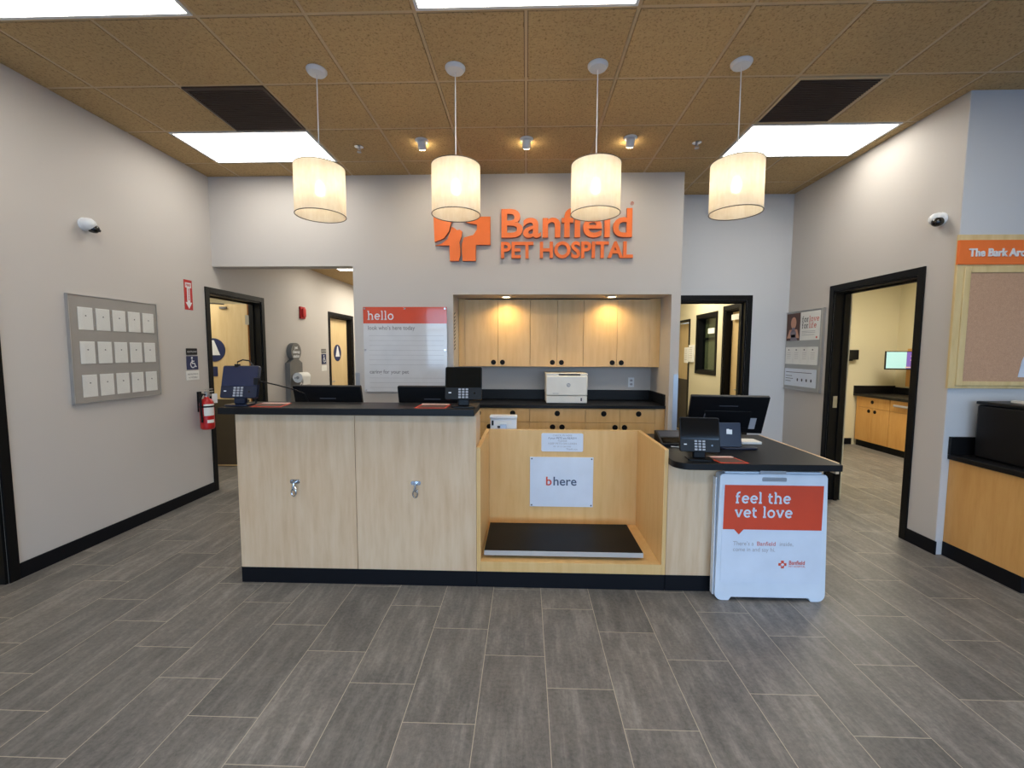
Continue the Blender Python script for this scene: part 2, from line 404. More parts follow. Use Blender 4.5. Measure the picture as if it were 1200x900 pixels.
lab(mb.build('ceiling_backing', 'reveal', ceil), 'dark brown backing standing in for the shadow lines between the ceiling tiles')  # backing coloured dark for the shadow line in the tile gaps
mb = MB()
for (a, b, c, d) in CREG:
    for k in range(-7, 9):
        x = GX0 + k * G
        if a < x < b: mb.box(x - .0095, x + .0095, c, d, CZ + .002, CZ + .016)
    for r in range(-11, 6):
        y = GY0 + r * G
        if c < y < d: mb.box(a, b, y - .0095, y + .0095, CZ + .0025, CZ + .0155)
    for q in ((a, a + .02, c, d), (b - .02, b, c, d), (a, b, d - .02, d)):
        if q[0] == 1.605 or (q[0] == 1.625 and q[1] == 1.645): continue
lab(mb.build('ceiling_grid', 'grid', ceil), 'tan metal grid strips between the ceiling tiles')

# black baseboards
def bb(name, *boxes):
    mb = MB()
    for b in boxes: mb.box(*b, 0, .105)
    return struct(mb.build(name, 'base', bevel=.002))
bb('baseboard_left', (XL, XL + .012, 2.675, 4.487), (XL, XL + .012, 5.508, 7.326))
bb('baseboard_right', (XR - .012, XR, YC - .018, 3.517), (XR - .012, XR, 4.568, YB))
bb('baseboard_back', (2.70, XR - .012, YB - .012, YB), (1.625, 1.637, YS, YB))
bb('baseboard_center', (-1.858, -0.79, YS - .012, YS), (1.53, 1.637, YS - .012, YS))

# door frames
def frame_x(par, x_face, side, y0, y1, depth=.15, tw=.058, name='door_frame'):
    """black frame in a wall along y; side=+1 when the room is at +x"""
    mb = MB(); t = .014
    xs = sorted((x_face, x_face + side * t)); xb = sorted((x_face + side * .001, x_face - side * (depth + .001)))
    z = HZ
    mb.box(*xs, y0 - tw, y0, 0, z + tw); mb.box(*xs, y1, y1 + tw, 0, z + tw); mb.box(*xs, y0, y1, z, z + tw)
    mb.box(*xb, y0, y0 + .018, 0, z); mb.box(*xb, y1 - .018, y1, 0, z); mb.box(*xb, y0 + .018, y1 - .018, z - .018, z)
    xm = x_face - side * depth * .55; st = sorted((xm, xm - side * .04))
    mb.box(*st, y0 + .018, y0 + .034, 0, z - .018); mb.box(*st, y1 - .034, y1 - .018, 0, z - .018); mb.box(*st, y0 + .034, y1 - .034, z - .034, z - .018)
    return mb.build(name, 'black', par, bevel=.002)
def disc_sign(fr, a, b, par, r=.152):
    s = MB(fr).prism(arc(a, b, r, r, 0, 360, 40)[:-1], 0, .006).build('restroom_disc', 'navy', par); lab(s, 'round navy sign with a white triangle on the door')
    MB(fr).prism([(a - .088, b - .068), (a + .088, b - .068), (a + .012, b + .125), (a - .012, b + .125)], .006, .008).build('triangle_symbol', 'white', s)
# near left door (only its frame edge shows)
d = sroot('door_3', (XL, 2.14, 0)); frame_x(d, XL, 1, 1.66, 2.615)
lab(MB().box(XL - .135, XL - .09, 1.68, 2.595, .01, HZ - .02).build('door_leaf', 'door', d), 'birch door leaf set back in the frame')
# open restroom door
d = sroot('door_1', (XL, 5.0, 0)); frame_x(d, XL, 1, 4.545, 5.45)
lf = MB().box(-4.53, -3.60, 5.475, 5.52, .012, HZ - .02).build('door_leaf', 'door', d)
lab(MB().box(-3.60, -3.592, 5.475, 5.52, .012, HZ - .02).build('door_edge', 'edge', lf), 'darker brown hinge edge of the open door')
lab(MB().box(-4.51, -3.615, 5.4725, 5.475, .03, .90).build('kick_plate', 'kick', lf), 'dark bronze kick plate on the lower half')
disc_sign(front(5.475), -4.06, 1.545, lf)
mb = MB()
for z in (.35, 1.2, 1.93):
    mb.box(-3.60, -3.545, 5.435, 5.450, z - .06, z + .06); mb.cyl((-3.585, 5.455, z - .06), (-3.585, 5.455, z + .06), .009, 10)
lab(mb.build('hinge', 'steel', d), 'brushed steel hinges')
mb = MB().box(-3.95, -3.86, 5.455, 5.475, 2.075, 2.10).tube([(-3.88, 5.45, 2.13), (-4.1, 5.2, 2.135), (-3.75, 4.95, 2.135)], .009)
lab(mb.build('door_closer', 'stone', d), 'grey door closer with a folding arm')
mb = MB(front(5.475)).prism(rrect(-4.12, -4.02, 1.20, 1.33, .01), 0, .004)
lab(mb.build('access_sign', 'navy', lf), 'small blue access sign on the door')
# far restroom door, closed
d = sroot('door_2', (XL, 7.85, 0)); frame_x(d, XL, 1, 7.385, 8.325)
lf = MB().box(XL - .135, XL - .09, 7.405, 8.305, .01, HZ - .02).build('door_leaf', 'door', d)
disc_sign(lwall(XL - .09), 7.86, 1.50, lf)
mb = MB().cyl((XL - .09, 7.50, .99), (XL - .055, 7.50, .99), .026).cyl((XL - .045, 7.49, .99), (XL - .045, 7.62, .99), .01, 10).cyl((XL - .06, 7.50, .99), (XL - .035, 7.50, .99), .011, 10)
mb.cyl((XL - .09, 7.50, 1.12), (XL - .07, 7.50, 1.12), .022)
lab(mb.build('door_handle', 'steel', lf), 'brushed lever handle and lock')
# right doorway
d = sroot('door_4', (XR, 4.04, 0)); frame_x(d, XR, -1, 3.575, 4.51)
lab(MB().box(XR + .03, XR + .07, 4.488, 4.493, .97, 1.09).build('strike_plate', 'steel', d), 'steel strike plate on the jamb')
# back doorway
d = sroot('door_5', (2.17, YB, 0)); mb = MB(); z = HZ
for a, b in ((1.642, 1.70), (2.64, 2.698)): mb.box(a, b, YB - .014, YB, 0, z + .058)
mb.box(1.70, 2.64, YB - .014, YB, z, z + .058)
mb.box(1.70, 1.718, YB - .001, YB + .151, 0, z); mb.box(2.622, 2.64, YB - .001, YB + .151, 0, z); mb.box(1.718, 2.622, YB - .001, YB + .151, z - .018, z)
mb.box(2.606, 2.622, YB + .06, YB + .10, 0, z - .018); mb.box(1.718, 1.734, YB + .06, YB + .10, 0, z - .018); mb.box(1.734, 2.606, YB + .06, YB + .10, z - .034, z - .018)
mb.build('door_frame', 'black', d, bevel=.002)

# hall behind the bulkhead, restroom, back corridor, exam room
mb = MB().box(-1.60, -1.50, YS + .15, 10.2, 0, 2.9).box(XL, -1.5, 10.05, 10.2, 0, 2.9); struct(mb.build('wall_hall', 'wall'))
struct(MB().box(XL, -1.50, YS + .15, 10.2, 2.815, 2.9).build('ceiling_hall', 'tile'))
mb = MB().box(-5.6, XL - .15, 6.35, 6.45, 0, 2.7).box(-5.6, XL - .15, 3.6, 3.7, 0, 2.7).box(-5.6, -5.5, 3.7, 6.35, 0, 2.7).box(-5.6, XL - .15, 3.6, 6.45, 2.6, 2.7)
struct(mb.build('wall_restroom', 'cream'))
XC = 2.95
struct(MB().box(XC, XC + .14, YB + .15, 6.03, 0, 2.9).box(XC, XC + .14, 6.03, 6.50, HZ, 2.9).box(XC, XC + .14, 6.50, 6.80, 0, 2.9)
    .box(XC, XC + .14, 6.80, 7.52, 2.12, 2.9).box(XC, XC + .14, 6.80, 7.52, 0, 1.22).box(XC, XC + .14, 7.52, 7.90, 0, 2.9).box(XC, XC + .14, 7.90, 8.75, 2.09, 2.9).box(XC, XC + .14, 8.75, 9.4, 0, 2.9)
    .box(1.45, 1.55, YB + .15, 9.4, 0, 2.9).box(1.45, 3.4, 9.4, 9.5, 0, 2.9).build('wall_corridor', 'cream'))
struct(MB().box(1.45, 3.4, YB + .15, 9.5, 2.8, 2.9).build('ceiling_corridor', 'wall2'))
d = sroot('window_2', (XC, 7.16, 1.22)); mb = MB()
for a, b, c, e in ((6.75, 6.80, 1.17, 2.17), (7.52, 7.57, 1.17, 2.17)): mb.box(XC - .012, XC, a, b, c, e)
mb.box(XC - .012, XC, 6.80, 7.52, 1.17, 1.22).box(XC - .012, XC, 6.80, 7.52, 2.12, 2.17)
mb.box(XC - .001, XC + .139, 7.50, 7.52, 1.22, 2.12).box(XC - .001, XC + .139, 6.80, 6.82, 1.22, 2.12).box(XC - .001, XC + .139, 6.82, 7.50, 1.22, 1.24).box(XC - .001, XC + .139, 6.82, 7.50, 2.10, 2.12)
mb.box(XC + .10, XC + .13, 6.82, 7.50, 1.74, 1.78)
mb.build('window_frame', 'black', d)
MB().box(XC + .09, XC + .096, 6.82, 7.50, 1.24, 2.10).build('pane', 'glass', d)
lab(MB().box(XC + .128, XC + .139, 6.82, 7.50, 1.24, 2.10).build('window_blind', 'blind', d), 'grey green blind behind the glass')
tag(MB(rwall(XC + .088)).prism([(-7.30, 1.84), (-7.06, 1.84), (-7.06, 1.93), (-7.30, 1.93)], 0, .003).build('window_notice', 'paper', loc=(XC + .088, 7.2, 1.84)), 'small white notice stuck on the back corridor window', 'notice')
d = sroot('door_6', (XC, 6.26, 0)); frame_x(d, XC, -1, 6.03, 6.50, depth=.139)
lf = MB().box(XC + .09, XC + .13, 6.05, 6.48, .01, HZ - .02).build('door_leaf', 'door', d)
lab(MB().box(XC + .04, XC + .09, 6.10, 6.40, 2.0, 2.08).build('door_closer', 'ivory', lf), 'pale door closer box')
mb = MB().cyl((XC + .09, 6.12, 1.0), (XC + .05, 6.12, 1.0), .025).cyl((XC + .05, 6.11, 1.0), (XC + .05, 6.24, 1.0), .01, 10)
lab(mb.build('door_handle', 'steel', lf), 'steel lever handle')
d = sroot('door_7', (XC, 8.3, 0)); mb = MB()
mb.box(XC - .012, XC, 7.85, 7.90, 0, 2.13).box(XC - .012, XC, 8.75, 8.80, 0, 2.13).box(XC - .012, XC, 7.90, 8.75, 2.09, 2.13).box(XC, XC + .139, 7.90, 7.915, 0, 2.09).box(XC, XC + .139, 8.735, 8.75, 0, 2.09)
mb.build('door_frame', 'black', d)
lf = MB().box(XC + .09, XC + .13, 7.915, 8.735, .01, 2.08).build('door_leaf', 'door', d)
lab(MB().box(XC + .086, XC + .09, 7.93, 8.72, .03, 1.02).build('kick_plate', 'kick', lf), 'dark kick plate on the lower half')
lab(MB().box(XC + .086, XC + .09, 7.95, 8.10, 1.3, 1.75).build('vision_panel', 'screen', lf), 'dark narrow vision panel')
# exam room seen through the right doorway
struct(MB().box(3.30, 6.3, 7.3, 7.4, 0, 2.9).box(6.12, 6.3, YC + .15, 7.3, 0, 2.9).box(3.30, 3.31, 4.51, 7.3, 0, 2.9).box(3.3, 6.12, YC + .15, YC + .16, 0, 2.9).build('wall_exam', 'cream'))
struct(MB().box(XR + .15, 6.3, YC + .15, 7.4, 2.8, 2.9).build('ceiling_exam', 'wall2'))
bb('baseboard_exam', (3.31, 5.47, 7.288, 7.3))
bb('baseboard_corridor', (XC - .012, XC, 6.56, 7.85))

# ------------------------------------------------------------------ ceiling fixtures
def troffer(k, r, label, par_mat='troff'):
    x0 = GX0 + k * G + .012; x1 = GX0 + (k + 2) * G - .012; y0 = GY0 + r * G + .012; y1 = GY0 + (r + 1) * G - .012
    t = thing('ceiling_light', label, 'ceiling light', ((x0 + x1) / 2, (y0 + y1) / 2, CZ), 'recessed ceiling light panels')
    mb = MB(); ring(mb, (x0, x1, y0, y1), (x0 + .018, x1 - .018, y0 + .018, y1 - .018), CZ - .004, CZ + .012); mb.build('frame', 'white', t)
    MB().box(x0 + .018, x1 - .018, y0 + .018, y1 - .018, CZ - .001, CZ + .0015).build('diffuser', par_mat, t)
troffer(-5, 2, 'white ceiling light panel in front of the left bulkhead, beside the dark left vent')
troffer(3, 2, 'white ceiling light panel at the right, beside the dark right vent')
troffer(-5, -1, 'large ceiling light panel cut by the top left corner of the photo')
troffer(-1, -1, 'ceiling light panel cut by the top edge at the middle of the photo')
troffer(3, -1, 'added unseen ceiling light panel at the right, nearer the entrance than the dark vents')  # out of view, added as a further light source
for k, n in ((-5, 'left'), (-1, 'middle'), (3, 'right')): troffer(k, -5, 'added unseen ceiling light panel near the entrance windows, ' + n)  # out of view behind the camera, added to light the room
for k, n in ((-4, 'dark brown square ceiling vent beside the left light panel'), (3, 'dark brown square ceiling vent beside the right light panel')):
    x0 = GX0 + k * G + .012; x1 = x0 + G - .024; y0 = GY0 + G + .012; y1 = y0 + G - .024
    t = thing('ceiling_vent', n, 'vent', ((x0 + x1) / 2, (y0 + y1) / 2, CZ), 'square ceiling vents')
    mb = MB(); ring(mb, (x0, x1, y0, y1), (x0 + .02, x1 - .02, y0 + .02, y1 - .02), CZ - .008, CZ + .012); mb.build('frame', 'grid' if k > 0 else 'ventbar', t)
    MB().box(x0 + .02, x1 - .02, y0 + .02, y1 - .02, CZ, CZ + .0015).build('backing', 'vent', t)
    mb = MB()
    for i in range(26):
        y = y0 + .03 + i * (y1 - y0 - .06) / 25; mb.box(x0 + .02, x1 - .02, y - .004, y + .004, CZ - .006, CZ - .0005)
    mb.build('grille', 'ventbar', t)

# pendant lamps
PY = 2.935
t = thing('pendant_lamp', 'pendant lamp with cream drum shade, leftmost of the four', 'lamp', (-1.39, PY, CZ), 'pendant lamps in a row')
c = Vector((-1.39, PY, 0))
MB().lathe([(.002, CZ), (.066, CZ), (.066, CZ - .008), (.055, CZ - .024), (.012, CZ - .03), (.002, CZ - .03)], c).build('canopy', 'white', t)
MB().cyl(c + Vector((0, 0, CZ - .03)), c + Vector((0, 0, 2.77)), .0035, 8).build('cord', 'white', t)
mb = MB()
zb, zt, R0 = 2.447, 2.762, .161
mb.lathe([(R0, zb), (R0, zt)], c, 48); mb.f = mb.f[:-2]; mb.mi = mb.mi[:-2]
sh = mb.build('lamp_shade', 'shade', t, recalc=False)
for z in (zb, zt):
    n = 48; lab(MB().tube([c + Vector((R0 * math.cos(2 * PI * i / n), R0 * math.sin(2 * PI * i / n), z)) for i in range(n + 1)], .0028, 6).build('shade_rim', 'bezel', sh), 'thin bronze rim of the shade')
mb2 = MB()
for k in range(3):
    a = k * 2 * PI / 3 + .4; mb2.cyl(c + Vector((0, 0, zt - .01)), c + Vector((R0 * math.cos(a), R0 * math.sin(a), zt - .003)), .0025, 6)
mb2.cyl(c + Vector((0, 0, zt + .03)), c + Vector((0, 0, zt - .09)), .016, 12); mb2.build('socket', 'alu', t)
MB().lathe([(.012, 2.675), (.02, 2.66), (.031, 2.63), (.033, 2.61), (.026, 2.585), (.010, 2.572), (.002, 2.570)], c, 20).build('bulb', 'bulb', t)
for x, n in ((-.471, 'second pendant lamp from the left, hanging in front of the orange cross emblem'), (.455, 'third pendant lamp from the left, hanging over the orange sign lettering'), (1.368, 'pendant lamp with cream drum shade, rightmost of the four')):
    dup(t, (x, PY, CZ), n)
def light(name, typ, loc, energy, col, size=.05, rot=None, **kw):
    l = bpy.data.lights.new(name, typ); l.energy = energy; l.color = col
    for k, v in kw.items(): setattr(l, k, v)
    if typ in ('POINT', 'SPOT'): l.shadow_soft_size = size
    o = bpy.data.objects.new(name, l); COL.objects.link(o); o.location = loc
    if rot: o.rotation_euler = rot
    return o

# accent lights washing the sign
def aim(o, target): o.rotation_euler = (Vector(target) - o.location).to_track_quat('-Z', 'Y').to_euler()
ax = (-.924, -.004, .893)
t = thing('accent_light', 'small white ceiling spot in front of the sign, left of three', 'spotlight', (ax[0], 3.89, CZ), 'ceiling spots aimed at the sign')
c = Vector((ax[0], 3.89, CZ))
MB().lathe([(.002, 0), (.058, 0), (.058, -.006), (.05, -.012), (.002, -.012)], c).build('trim_ring', 'white', t)
dv = Vector((0, .55, -.83)).normalized()
MB().lathe([(.03, -.01), (.036, .0), (.036, .058), (.03, .062)], c + Vector((0, -.012, -.018)), 20, dv).build('spot_head', 'white', t)
lab(MB().lathe([(.002, .061), (.027, .061), (.027, .065), (.002, .065)], c + Vector((0, -.012, -.018)), 16, dv).build('lens', 'spotem', t), 'glowing warm lens')
dup(t, (ax[1], 3.89, CZ), 'small white ceiling spot in front of the sign, middle of three'); dup(t, (ax[2], 3.89, CZ), 'small white ceiling spot in front of the sign, right of three')
for x in ax:
    o = light('accent_spot', 'SPOT', (x, 3.89 + .075, CZ - .11), 13, (1, .88, .70), .03, spot_size=math.radians(110), spot_blend=1.0); aim(o, (x, YS, 2.75))
    light('accent_glow', 'POINT', (x, 3.89 + .06, CZ - .045), .9, (1, .80, .45), .02)  # point lights added for the warm glow on the ceiling around the spots
# sprinklers
def sprinkler(x, y, n):
    t = thing('sprinkler', n, 'sprinkler', (x, y, CZ), 'ceiling sprinklers')
    MB().lathe([(.002, 0), (.04, 0), (.04, -.004), (.03, -.008), (.002, -.008)], (x, y, CZ)).build('escutcheon', 'chrome', t)
    mb = MB().cyl((x, y, CZ - .008), (x, y, CZ - .03), .009, 10).lathe([(.002, -.048), (.02, -.048), (.02, -.051), (.002, -.051)], (x, y, CZ), 14)
    mb.tube([(x - .012, y, CZ - .026), (x - .014, y, CZ - .038), (x - .004, y, CZ - .048)], .003, 6).tube([(x + .012, y, CZ - .026), (x + .014, y, CZ - .038), (x + .004, y, CZ - .048)], .003, 6)
    mb.build('head', 'steel', t)
sprinkler(-1.52, 3.99, 'small chrome ceiling sprinkler, left of the accent spots'); sprinkler(1.50, 3.99, 'small chrome ceiling sprinkler, right of the accent spots')

# ------------------------------------------------------------------ sign wall: letters and emblem
F = front(YS)
t = thing('wall_sign', 'large orange dimensional lettering and cross emblem on the centre wall', 'sign', (0.06, YS, 2.48))
def letters(word, x0, x1, z, size, bold, depth, spacing=1.0):
    a, b = text_w(word, size, bold, spacing); k = (x1 - x0) / (b - a)
    # advance of every letter measured from the run of text before it
    for i, ch in enumerate(word):
        if ch == ' ': continue
        w1 = text_w(word[:i + 1], size, bold, spacing)[1]; l0, l1 = text_w(ch, size, bold)
        xs = w1 - l1
        o = text(ch, size, F, (x0 + (xs - a) * k, z), ['orange', 'orange_d'], t, 'letter', depth=depth, bold=bold, sx=k, lift=.012)
        for p in o.data.polygons:
            if abs(p.normal.y) < .5: p.material_index = 1
letters('Banfield', -.262, 1.090, 2.728, .405, .008, .035)
letters('PET HOSPITAL', -.266, 1.106, 2.517, .228, .0068, .03)
text('®', .05, F, (1.075, 3.055), 'orange_d', t, 'registered_mark', depth=.004)
E0 = lambda u, v: (-.973 + (u - 118) / 260 * .596, 2.937 - (v - 148) / 127 * .292)
pieces = [
 [(118,148),(190,148),(190,78),(246,78),(226,112),(212,148),(198,176),(189,212),(166,243),(122,260)],
 [(124,275),(152,268),(181,247),(194,215),(200,192),(211,196),(226,207),(238,205),(249,213),(246,235),(236,262),(240,290),(240,320),(232,345),(192,345),(190,275)],
 [(256,78),(315,78),(315,148),(378,148),(378,273),(312,273),(310,345),(250,345),(247,300),(247,270),(257,240),(300,229),(316,206),(316,183),(283,178),(262,170),(246,160),(238,150),(240,120)]]
mb = MB(F)
for p in pieces: mb.prism([E0(*q) for q in p][::-1], .012, .045)
o = mb.build('emblem', ['orange', 'orange_d'], t)
lab(o, 'orange cross emblem with dog and cat heads left open')
for p in o.data.polygons:
    if abs(p.normal.y) < .5: p.material_index = 1

# ------------------------------------------------------------------ hello board
t = thing('message_board', 'white acrylic greeting board with coral header left of the cabinet niche', 'board', (-1.295, YS, 1.10))
MB(front(YS - .018)).box(-1.748, -.845, 1.095, 1.832, 0, .008).build('panel', 'acrylic', t)
h = MB(front(YS - .018)).box(-1.748, -.845, 1.832, 2.008, 0, .008).build('header', 'redglass', t); lab(h, 'glossy coral red header band reading hello')
fb = front(YS - .026)
slab('hello', .064, fb, (-1.70, 1.872), 'white', h, .19)
text('look who’s here today', .062, fb, (-1.70, 1.765), 'ink2', t, 'heading', bold=.0008, sx=.9)
text('caring for your pet', .056, fb, (-1.69, 1.295), 'ink2', t, 'heading', bold=.0008, sx=1.0)
mb = MB(fb); lines(mb, [(-1.69, -.88, 1.70 - i * .052) for i in range(7)] + [(-1.69, -.88, 1.245 - i * .052) for i in range(3)], .003, .001)
mb.build('ruled_lines', 'inkpale', t, recalc=False)
for x in (-1.73, -1.297, -.865):
    for z in (1.99, 1.55, 1.112):
        if x == -1.297 and z < 1.9: continue
        MB().cyl((x, YS - .034, z), (x, YS - .0015, z), .010, 14).build('standoff_mount', 'chrome', t)
# steel corner guards
def guard(x, n, w):
    mb = MB().box(x, x + w, YS - .003, YS, .11, 1.30)
    tag(mb.build('corner_guard', 'steel', loc=(x, YS, .11)), n, 'corner guard')
guard(-1.858, 'steel corner guard on the wall edge left of the greeting board', .05); guard(1.575, 'steel corner guard on the wall edge right of the cabinet niche', .05)

# ------------------------------------------------------------------ niche cabinets
NL, NR = -.778, 1.528
def pull(x, y, z, par, r=.022, fr=None):
    f = fr or front(y)
    MB(f).prism(arc(x, z, r, r, 0, 360, 24)[:-1], 0.0006, .0045).build('finger_pull', 'pull', par)
def wall_cab(x0, x1, xm, n, fl=None):
    t = thing('wall_cabinet', n, 'cabinet', ((x0 + x1) / 2, 5.3, 1.36), 'upper maple cabinets in the niche')
    a, b = x0, x1
    MB().box(x0, x1, 4.99, 5.298, 1.362, 2.13).build('carcass', 'maple_c', t)
    if fl: MB().box(*fl, 4.975, 5.298, 1.362, 2.14).build('filler_panel', 'maple_c', t)
    for p, q, kx in ((x0, xm, xm - .052), (xm, x1, xm + .052)):
        dd = MB().box(p + .0015, q - .0015, 4.97, 4.9895, 1.364, 2.13).build('cabinet_door', 'maple_c', t, bevel=.0015); pull(kx, 4.97, 1.412, dd, .029)
wall_cab(-.705, .048, -.322, 'left upper maple cabinet in the niche, above the white printer’s left side', (NL, -.7055))
wall_cab(.049, .658, .359, 'middle upper maple cabinet in the niche, directly above the white printer')
wall_cab(.659, 1.413, 1.044, 'right upper maple cabinet in the niche, above the wall outlet', (1.4135, NR))
bases = [(-.770, .045, [(-.770, -.330, -.525), (-.330, .045, -.142)], -.35, 'left base cabinet under the niche countertop, partly behind the counter', None),
         (.046, .661, [(.046, .661, .351)], .353, 'middle base cabinet under the white printer', None),
         (.662, 1.425, [(.662, 1.040, .862), (1.040, 1.425, 1.243)], 1.04, 'right base cabinet under the niche countertop, below the wall outlet', (1.4255, NR))]
for x0, x1, drs, xm, n, fl in bases:
    t = thing('base_cabinet', n, 'cabinet', ((x0 + x1) / 2, 5.0, 0), 'lower maple cabinets in the niche')
    MB().box(x0, x1, 4.741, 5.298, .1, .914).build('carcass', 'maple_c', t)
    MB().box(x0, x1, 4.78, 5.25, 0, .1).build('toe_kick', 'base', t)
    if fl: MB().box(*fl, 4.722, 5.298, 0, .914).build('filler_panel', 'maple_c', t)
    for a, b, kx in drs:
        dd = MB().box(a + .002, b - .002, 4.72, 4.7405, .757, .910).build('drawer', 'maple_c', t, bevel=.0015); pull(kx, 4.72, .855, dd, .030)
    for a, b, kx in ((x0, xm, xm - .052), (xm, x1, xm + .052)):
        dd = MB().box(a + .002, b - .002, 4.72, 4.7405, .105, .753).build('cabinet_door', 'maple_c', t, bevel=.0015); pull(kx, 4.72, .703, dd, .030)
t = thing('countertop', 'black countertop with backsplash inside the cabinet niche', 'countertop', (.375, 4.98, .915))
MB().box(NL, NR, 4.70, 5.298, .915, .95).build('slab', 'lam', t, bevel=.003)
MB().box(NL, NR, 5.278, 5.298, .9505, 1.07).build('backsplash', 'lam', t, bevel=.002)
MB().box(NR - .02, NR, 4.72, 5.277, .9505, 1.07).build('side_splash', 'lam', t, bevel=.002)
# recessed niche lights
for x, n in ((-.22, 'round recessed light over the left cabinet of the niche'), (.94, 'round recessed light over the right cabinet of the niche')):
    t = thing('recessed_light', n, 'downlight', (x, 4.80, 2.142), 'recessed niche lights')
    MB().lathe([(.042, 0), (.062, 0), (.062, -.006), (.045, -.009), (.042, 0)], (x, 4.80, 2.142), 28, (0, 0, 1), False).build('trim_ring', 'white', t)
    MB().lathe([(.002, -.002), (.041, -.002), (.041, -.004), (.002, -.004)], (x, 4.80, 2.142)).build('lens', 'spotem', t)
    o = light('niche_spot', 'SPOT', (x, 4.80, 2.128), 17, (1, .74, .36), .04, spot_size=math.radians(150), spot_blend=.9); aim(o, (x, 4.93, 1.0))
# printer
t = thing('printer', 'white laser printer on the niche countertop', 'printer', (.46, 5.0, .951))
x0, x1, y0, y1 = .228, .690, 4.79, 5.20
MB().box(x0, x1, y0, y1, 1.045, 1.27).build('housing', 'ivory', t, bevel=.012)
mb = MB().box(x0, x1, y0 + .03, y1, 1.2705, 1.295).box(x0, x0 + .13, y0 + .005, y0 + .03, 1.2705, 1.295).box(x1 - .07, x1, y0 + .005, y0 + .03, 1.2705, 1.295)
mb.build('top_cover', 'ivory', t, bevel=.004)
lab(MB().box(x0 + .14, x1 - .08, y0 + .012, y0 + .029, 1.2705, 1.288).build('output_slot', 'dkplast', t), 'dark paper output slot')
tr = MB().box(x0 + .004, x1 - .004, y0 + .006, y1 - .01, .962, 1.041).build('paper_tray', 'ivory', t, bevel=.004)
lab(MB(front(y0 + .006)).box(x1 - .075, x1 - .06, .985, 1.02, 0, .003).build('paper_gauge', 'ink', tr), 'dark paper level gauge')
MB().box(x0 + .02, x1 - .02, y0 + .03, y1 - .03, .951, .9615).build('foot', 'dkplast', t)
lg = MB(front(y0)).prism(arc(.478, 1.165, .022, .022, 0, 360, 28)[:-1], 0.0006, .002).build('logo', 'inklt', t)
text('hp', .032, front(y0 - .002), (.464, 1.158), 'ivory', lg, 'logo_letters', lift=.0006)
mb = MB(front(y0)); lines(mb, [(x0 + .075, x0 + .14, 1.068)], .005, .0008); mb.build('model_print', 'inklt', t, recalc=False)
tag(MB(front(5.3)).box(1.258, 1.330, 1.105, 1.222, 0, .006).build('outlet_plate', 'white', loc=(1.294, 5.3, 1.1)), 'white electrical outlet plate right of the printer', 'outlet')
op = bpy.data.objects['outlet_plate']
for z in (1.14, 1.187): lab(MB(front(5.294)).prism(arc(1.294, z, .017, .014, 0, 360, 16)[:-1], 0, .002).build('socket', 'inkpale', op), 'grey socket face')
# strip of little tags on the niche side wall
mb = MB(Fr((NL, 0, 0), (0, 1, 0), (0, 0, 1)))
for i in range(11):
    z = 1.93 - i * .038; mb.prism([(4.66, z), (4.72, z + .02), (4.72, z + .032), (4.66, z + .012)], .0, .004)
tag(mb.build('label_strip', 'ink', loc=(NL, 4.69, 1.5)), 'vertical strip of small dark tags on the left side wall of the niche', 'label strip')

# ------------------------------------------------------------------ reception counter (tall part)
YF = 2.69
t = thing('reception_counter', 'tall maple reception counter with two front panels and black base', 'counter', (-1.09, 2.9, 0))
for a, b, n in ((-1.876, -1.0975, 0), (-1.0945, -.314, 1)):
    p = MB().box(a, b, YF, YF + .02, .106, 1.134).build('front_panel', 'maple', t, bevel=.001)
    hx = (-1.496, -.704)[n]
    f = front(YF, hx, .661); mb = MB(f)
    mb.prism(rrect(-.026, .026, .012, .034, .009), 0, .004)
    mb.cyl((0, .02, .004), (0, .02, .02), .008, 12).cyl((-.02, .026, .0), (-.02, .026, .006), .005, 8).cyl((.02, .026, 0), (.02, .026, .006), .005, 8)
    mb.tube([(0, .022, .014), (0, .006, .018), (-.004, -.008, .02)], .006, 8)
    mb.tube([(0, -.022, .018 )] + [(.0 + .012 * math.sin(a2), -.03 + .02 * math.cos(a2), .018) for a2 in [i * PI / 8 for i in range(17)]], .0042, 8)
    mb.tube([(.006, .0, .02), (.016, -.012, .022)], .004, 8)
    hk = lab(mb.build('leash_hook', 'chrome', p), 'chrome leash hook screwed to the panel')
    hc = Vector((hx, YF, .661)) - ROOT[t.name]
    for v_ in hk.data.vertices: v_.co = hc + (v_.co - hc) * 1.22
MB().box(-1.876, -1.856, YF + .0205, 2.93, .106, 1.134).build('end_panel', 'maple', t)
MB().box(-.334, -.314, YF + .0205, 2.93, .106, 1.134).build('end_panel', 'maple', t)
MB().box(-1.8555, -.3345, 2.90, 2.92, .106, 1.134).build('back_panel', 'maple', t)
MB().box(-1.880, -.312, YF + .002, 2.93, 0, .1055).build('toe_kick', 'base', t, bevel=.002)
t = MB().box(-1.945, -.318, 2.625, 2.96, 1.135, 1.178).build('countertop', 'lam', loc=(-1.13, 2.79, 1.135), bevel=.003); tag(t, 'long narrow black top of the tall reception counter', 'countertop')
# staff desk behind the tall counter
t = thing('staff_desk', 'low maple work desk behind the tall counter', 'desk', (-1.2, 3.2, 0))
MB().box(-2.02, -.34, 2.935, 3.62, .765, .80).build('worktop', 'lam', t, bevel=.003)
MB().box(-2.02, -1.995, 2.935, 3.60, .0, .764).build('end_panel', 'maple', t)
MB().box(-.365, -.34, 2.935, 3.32, .0, .764).build('end_panel', 'maple', t)

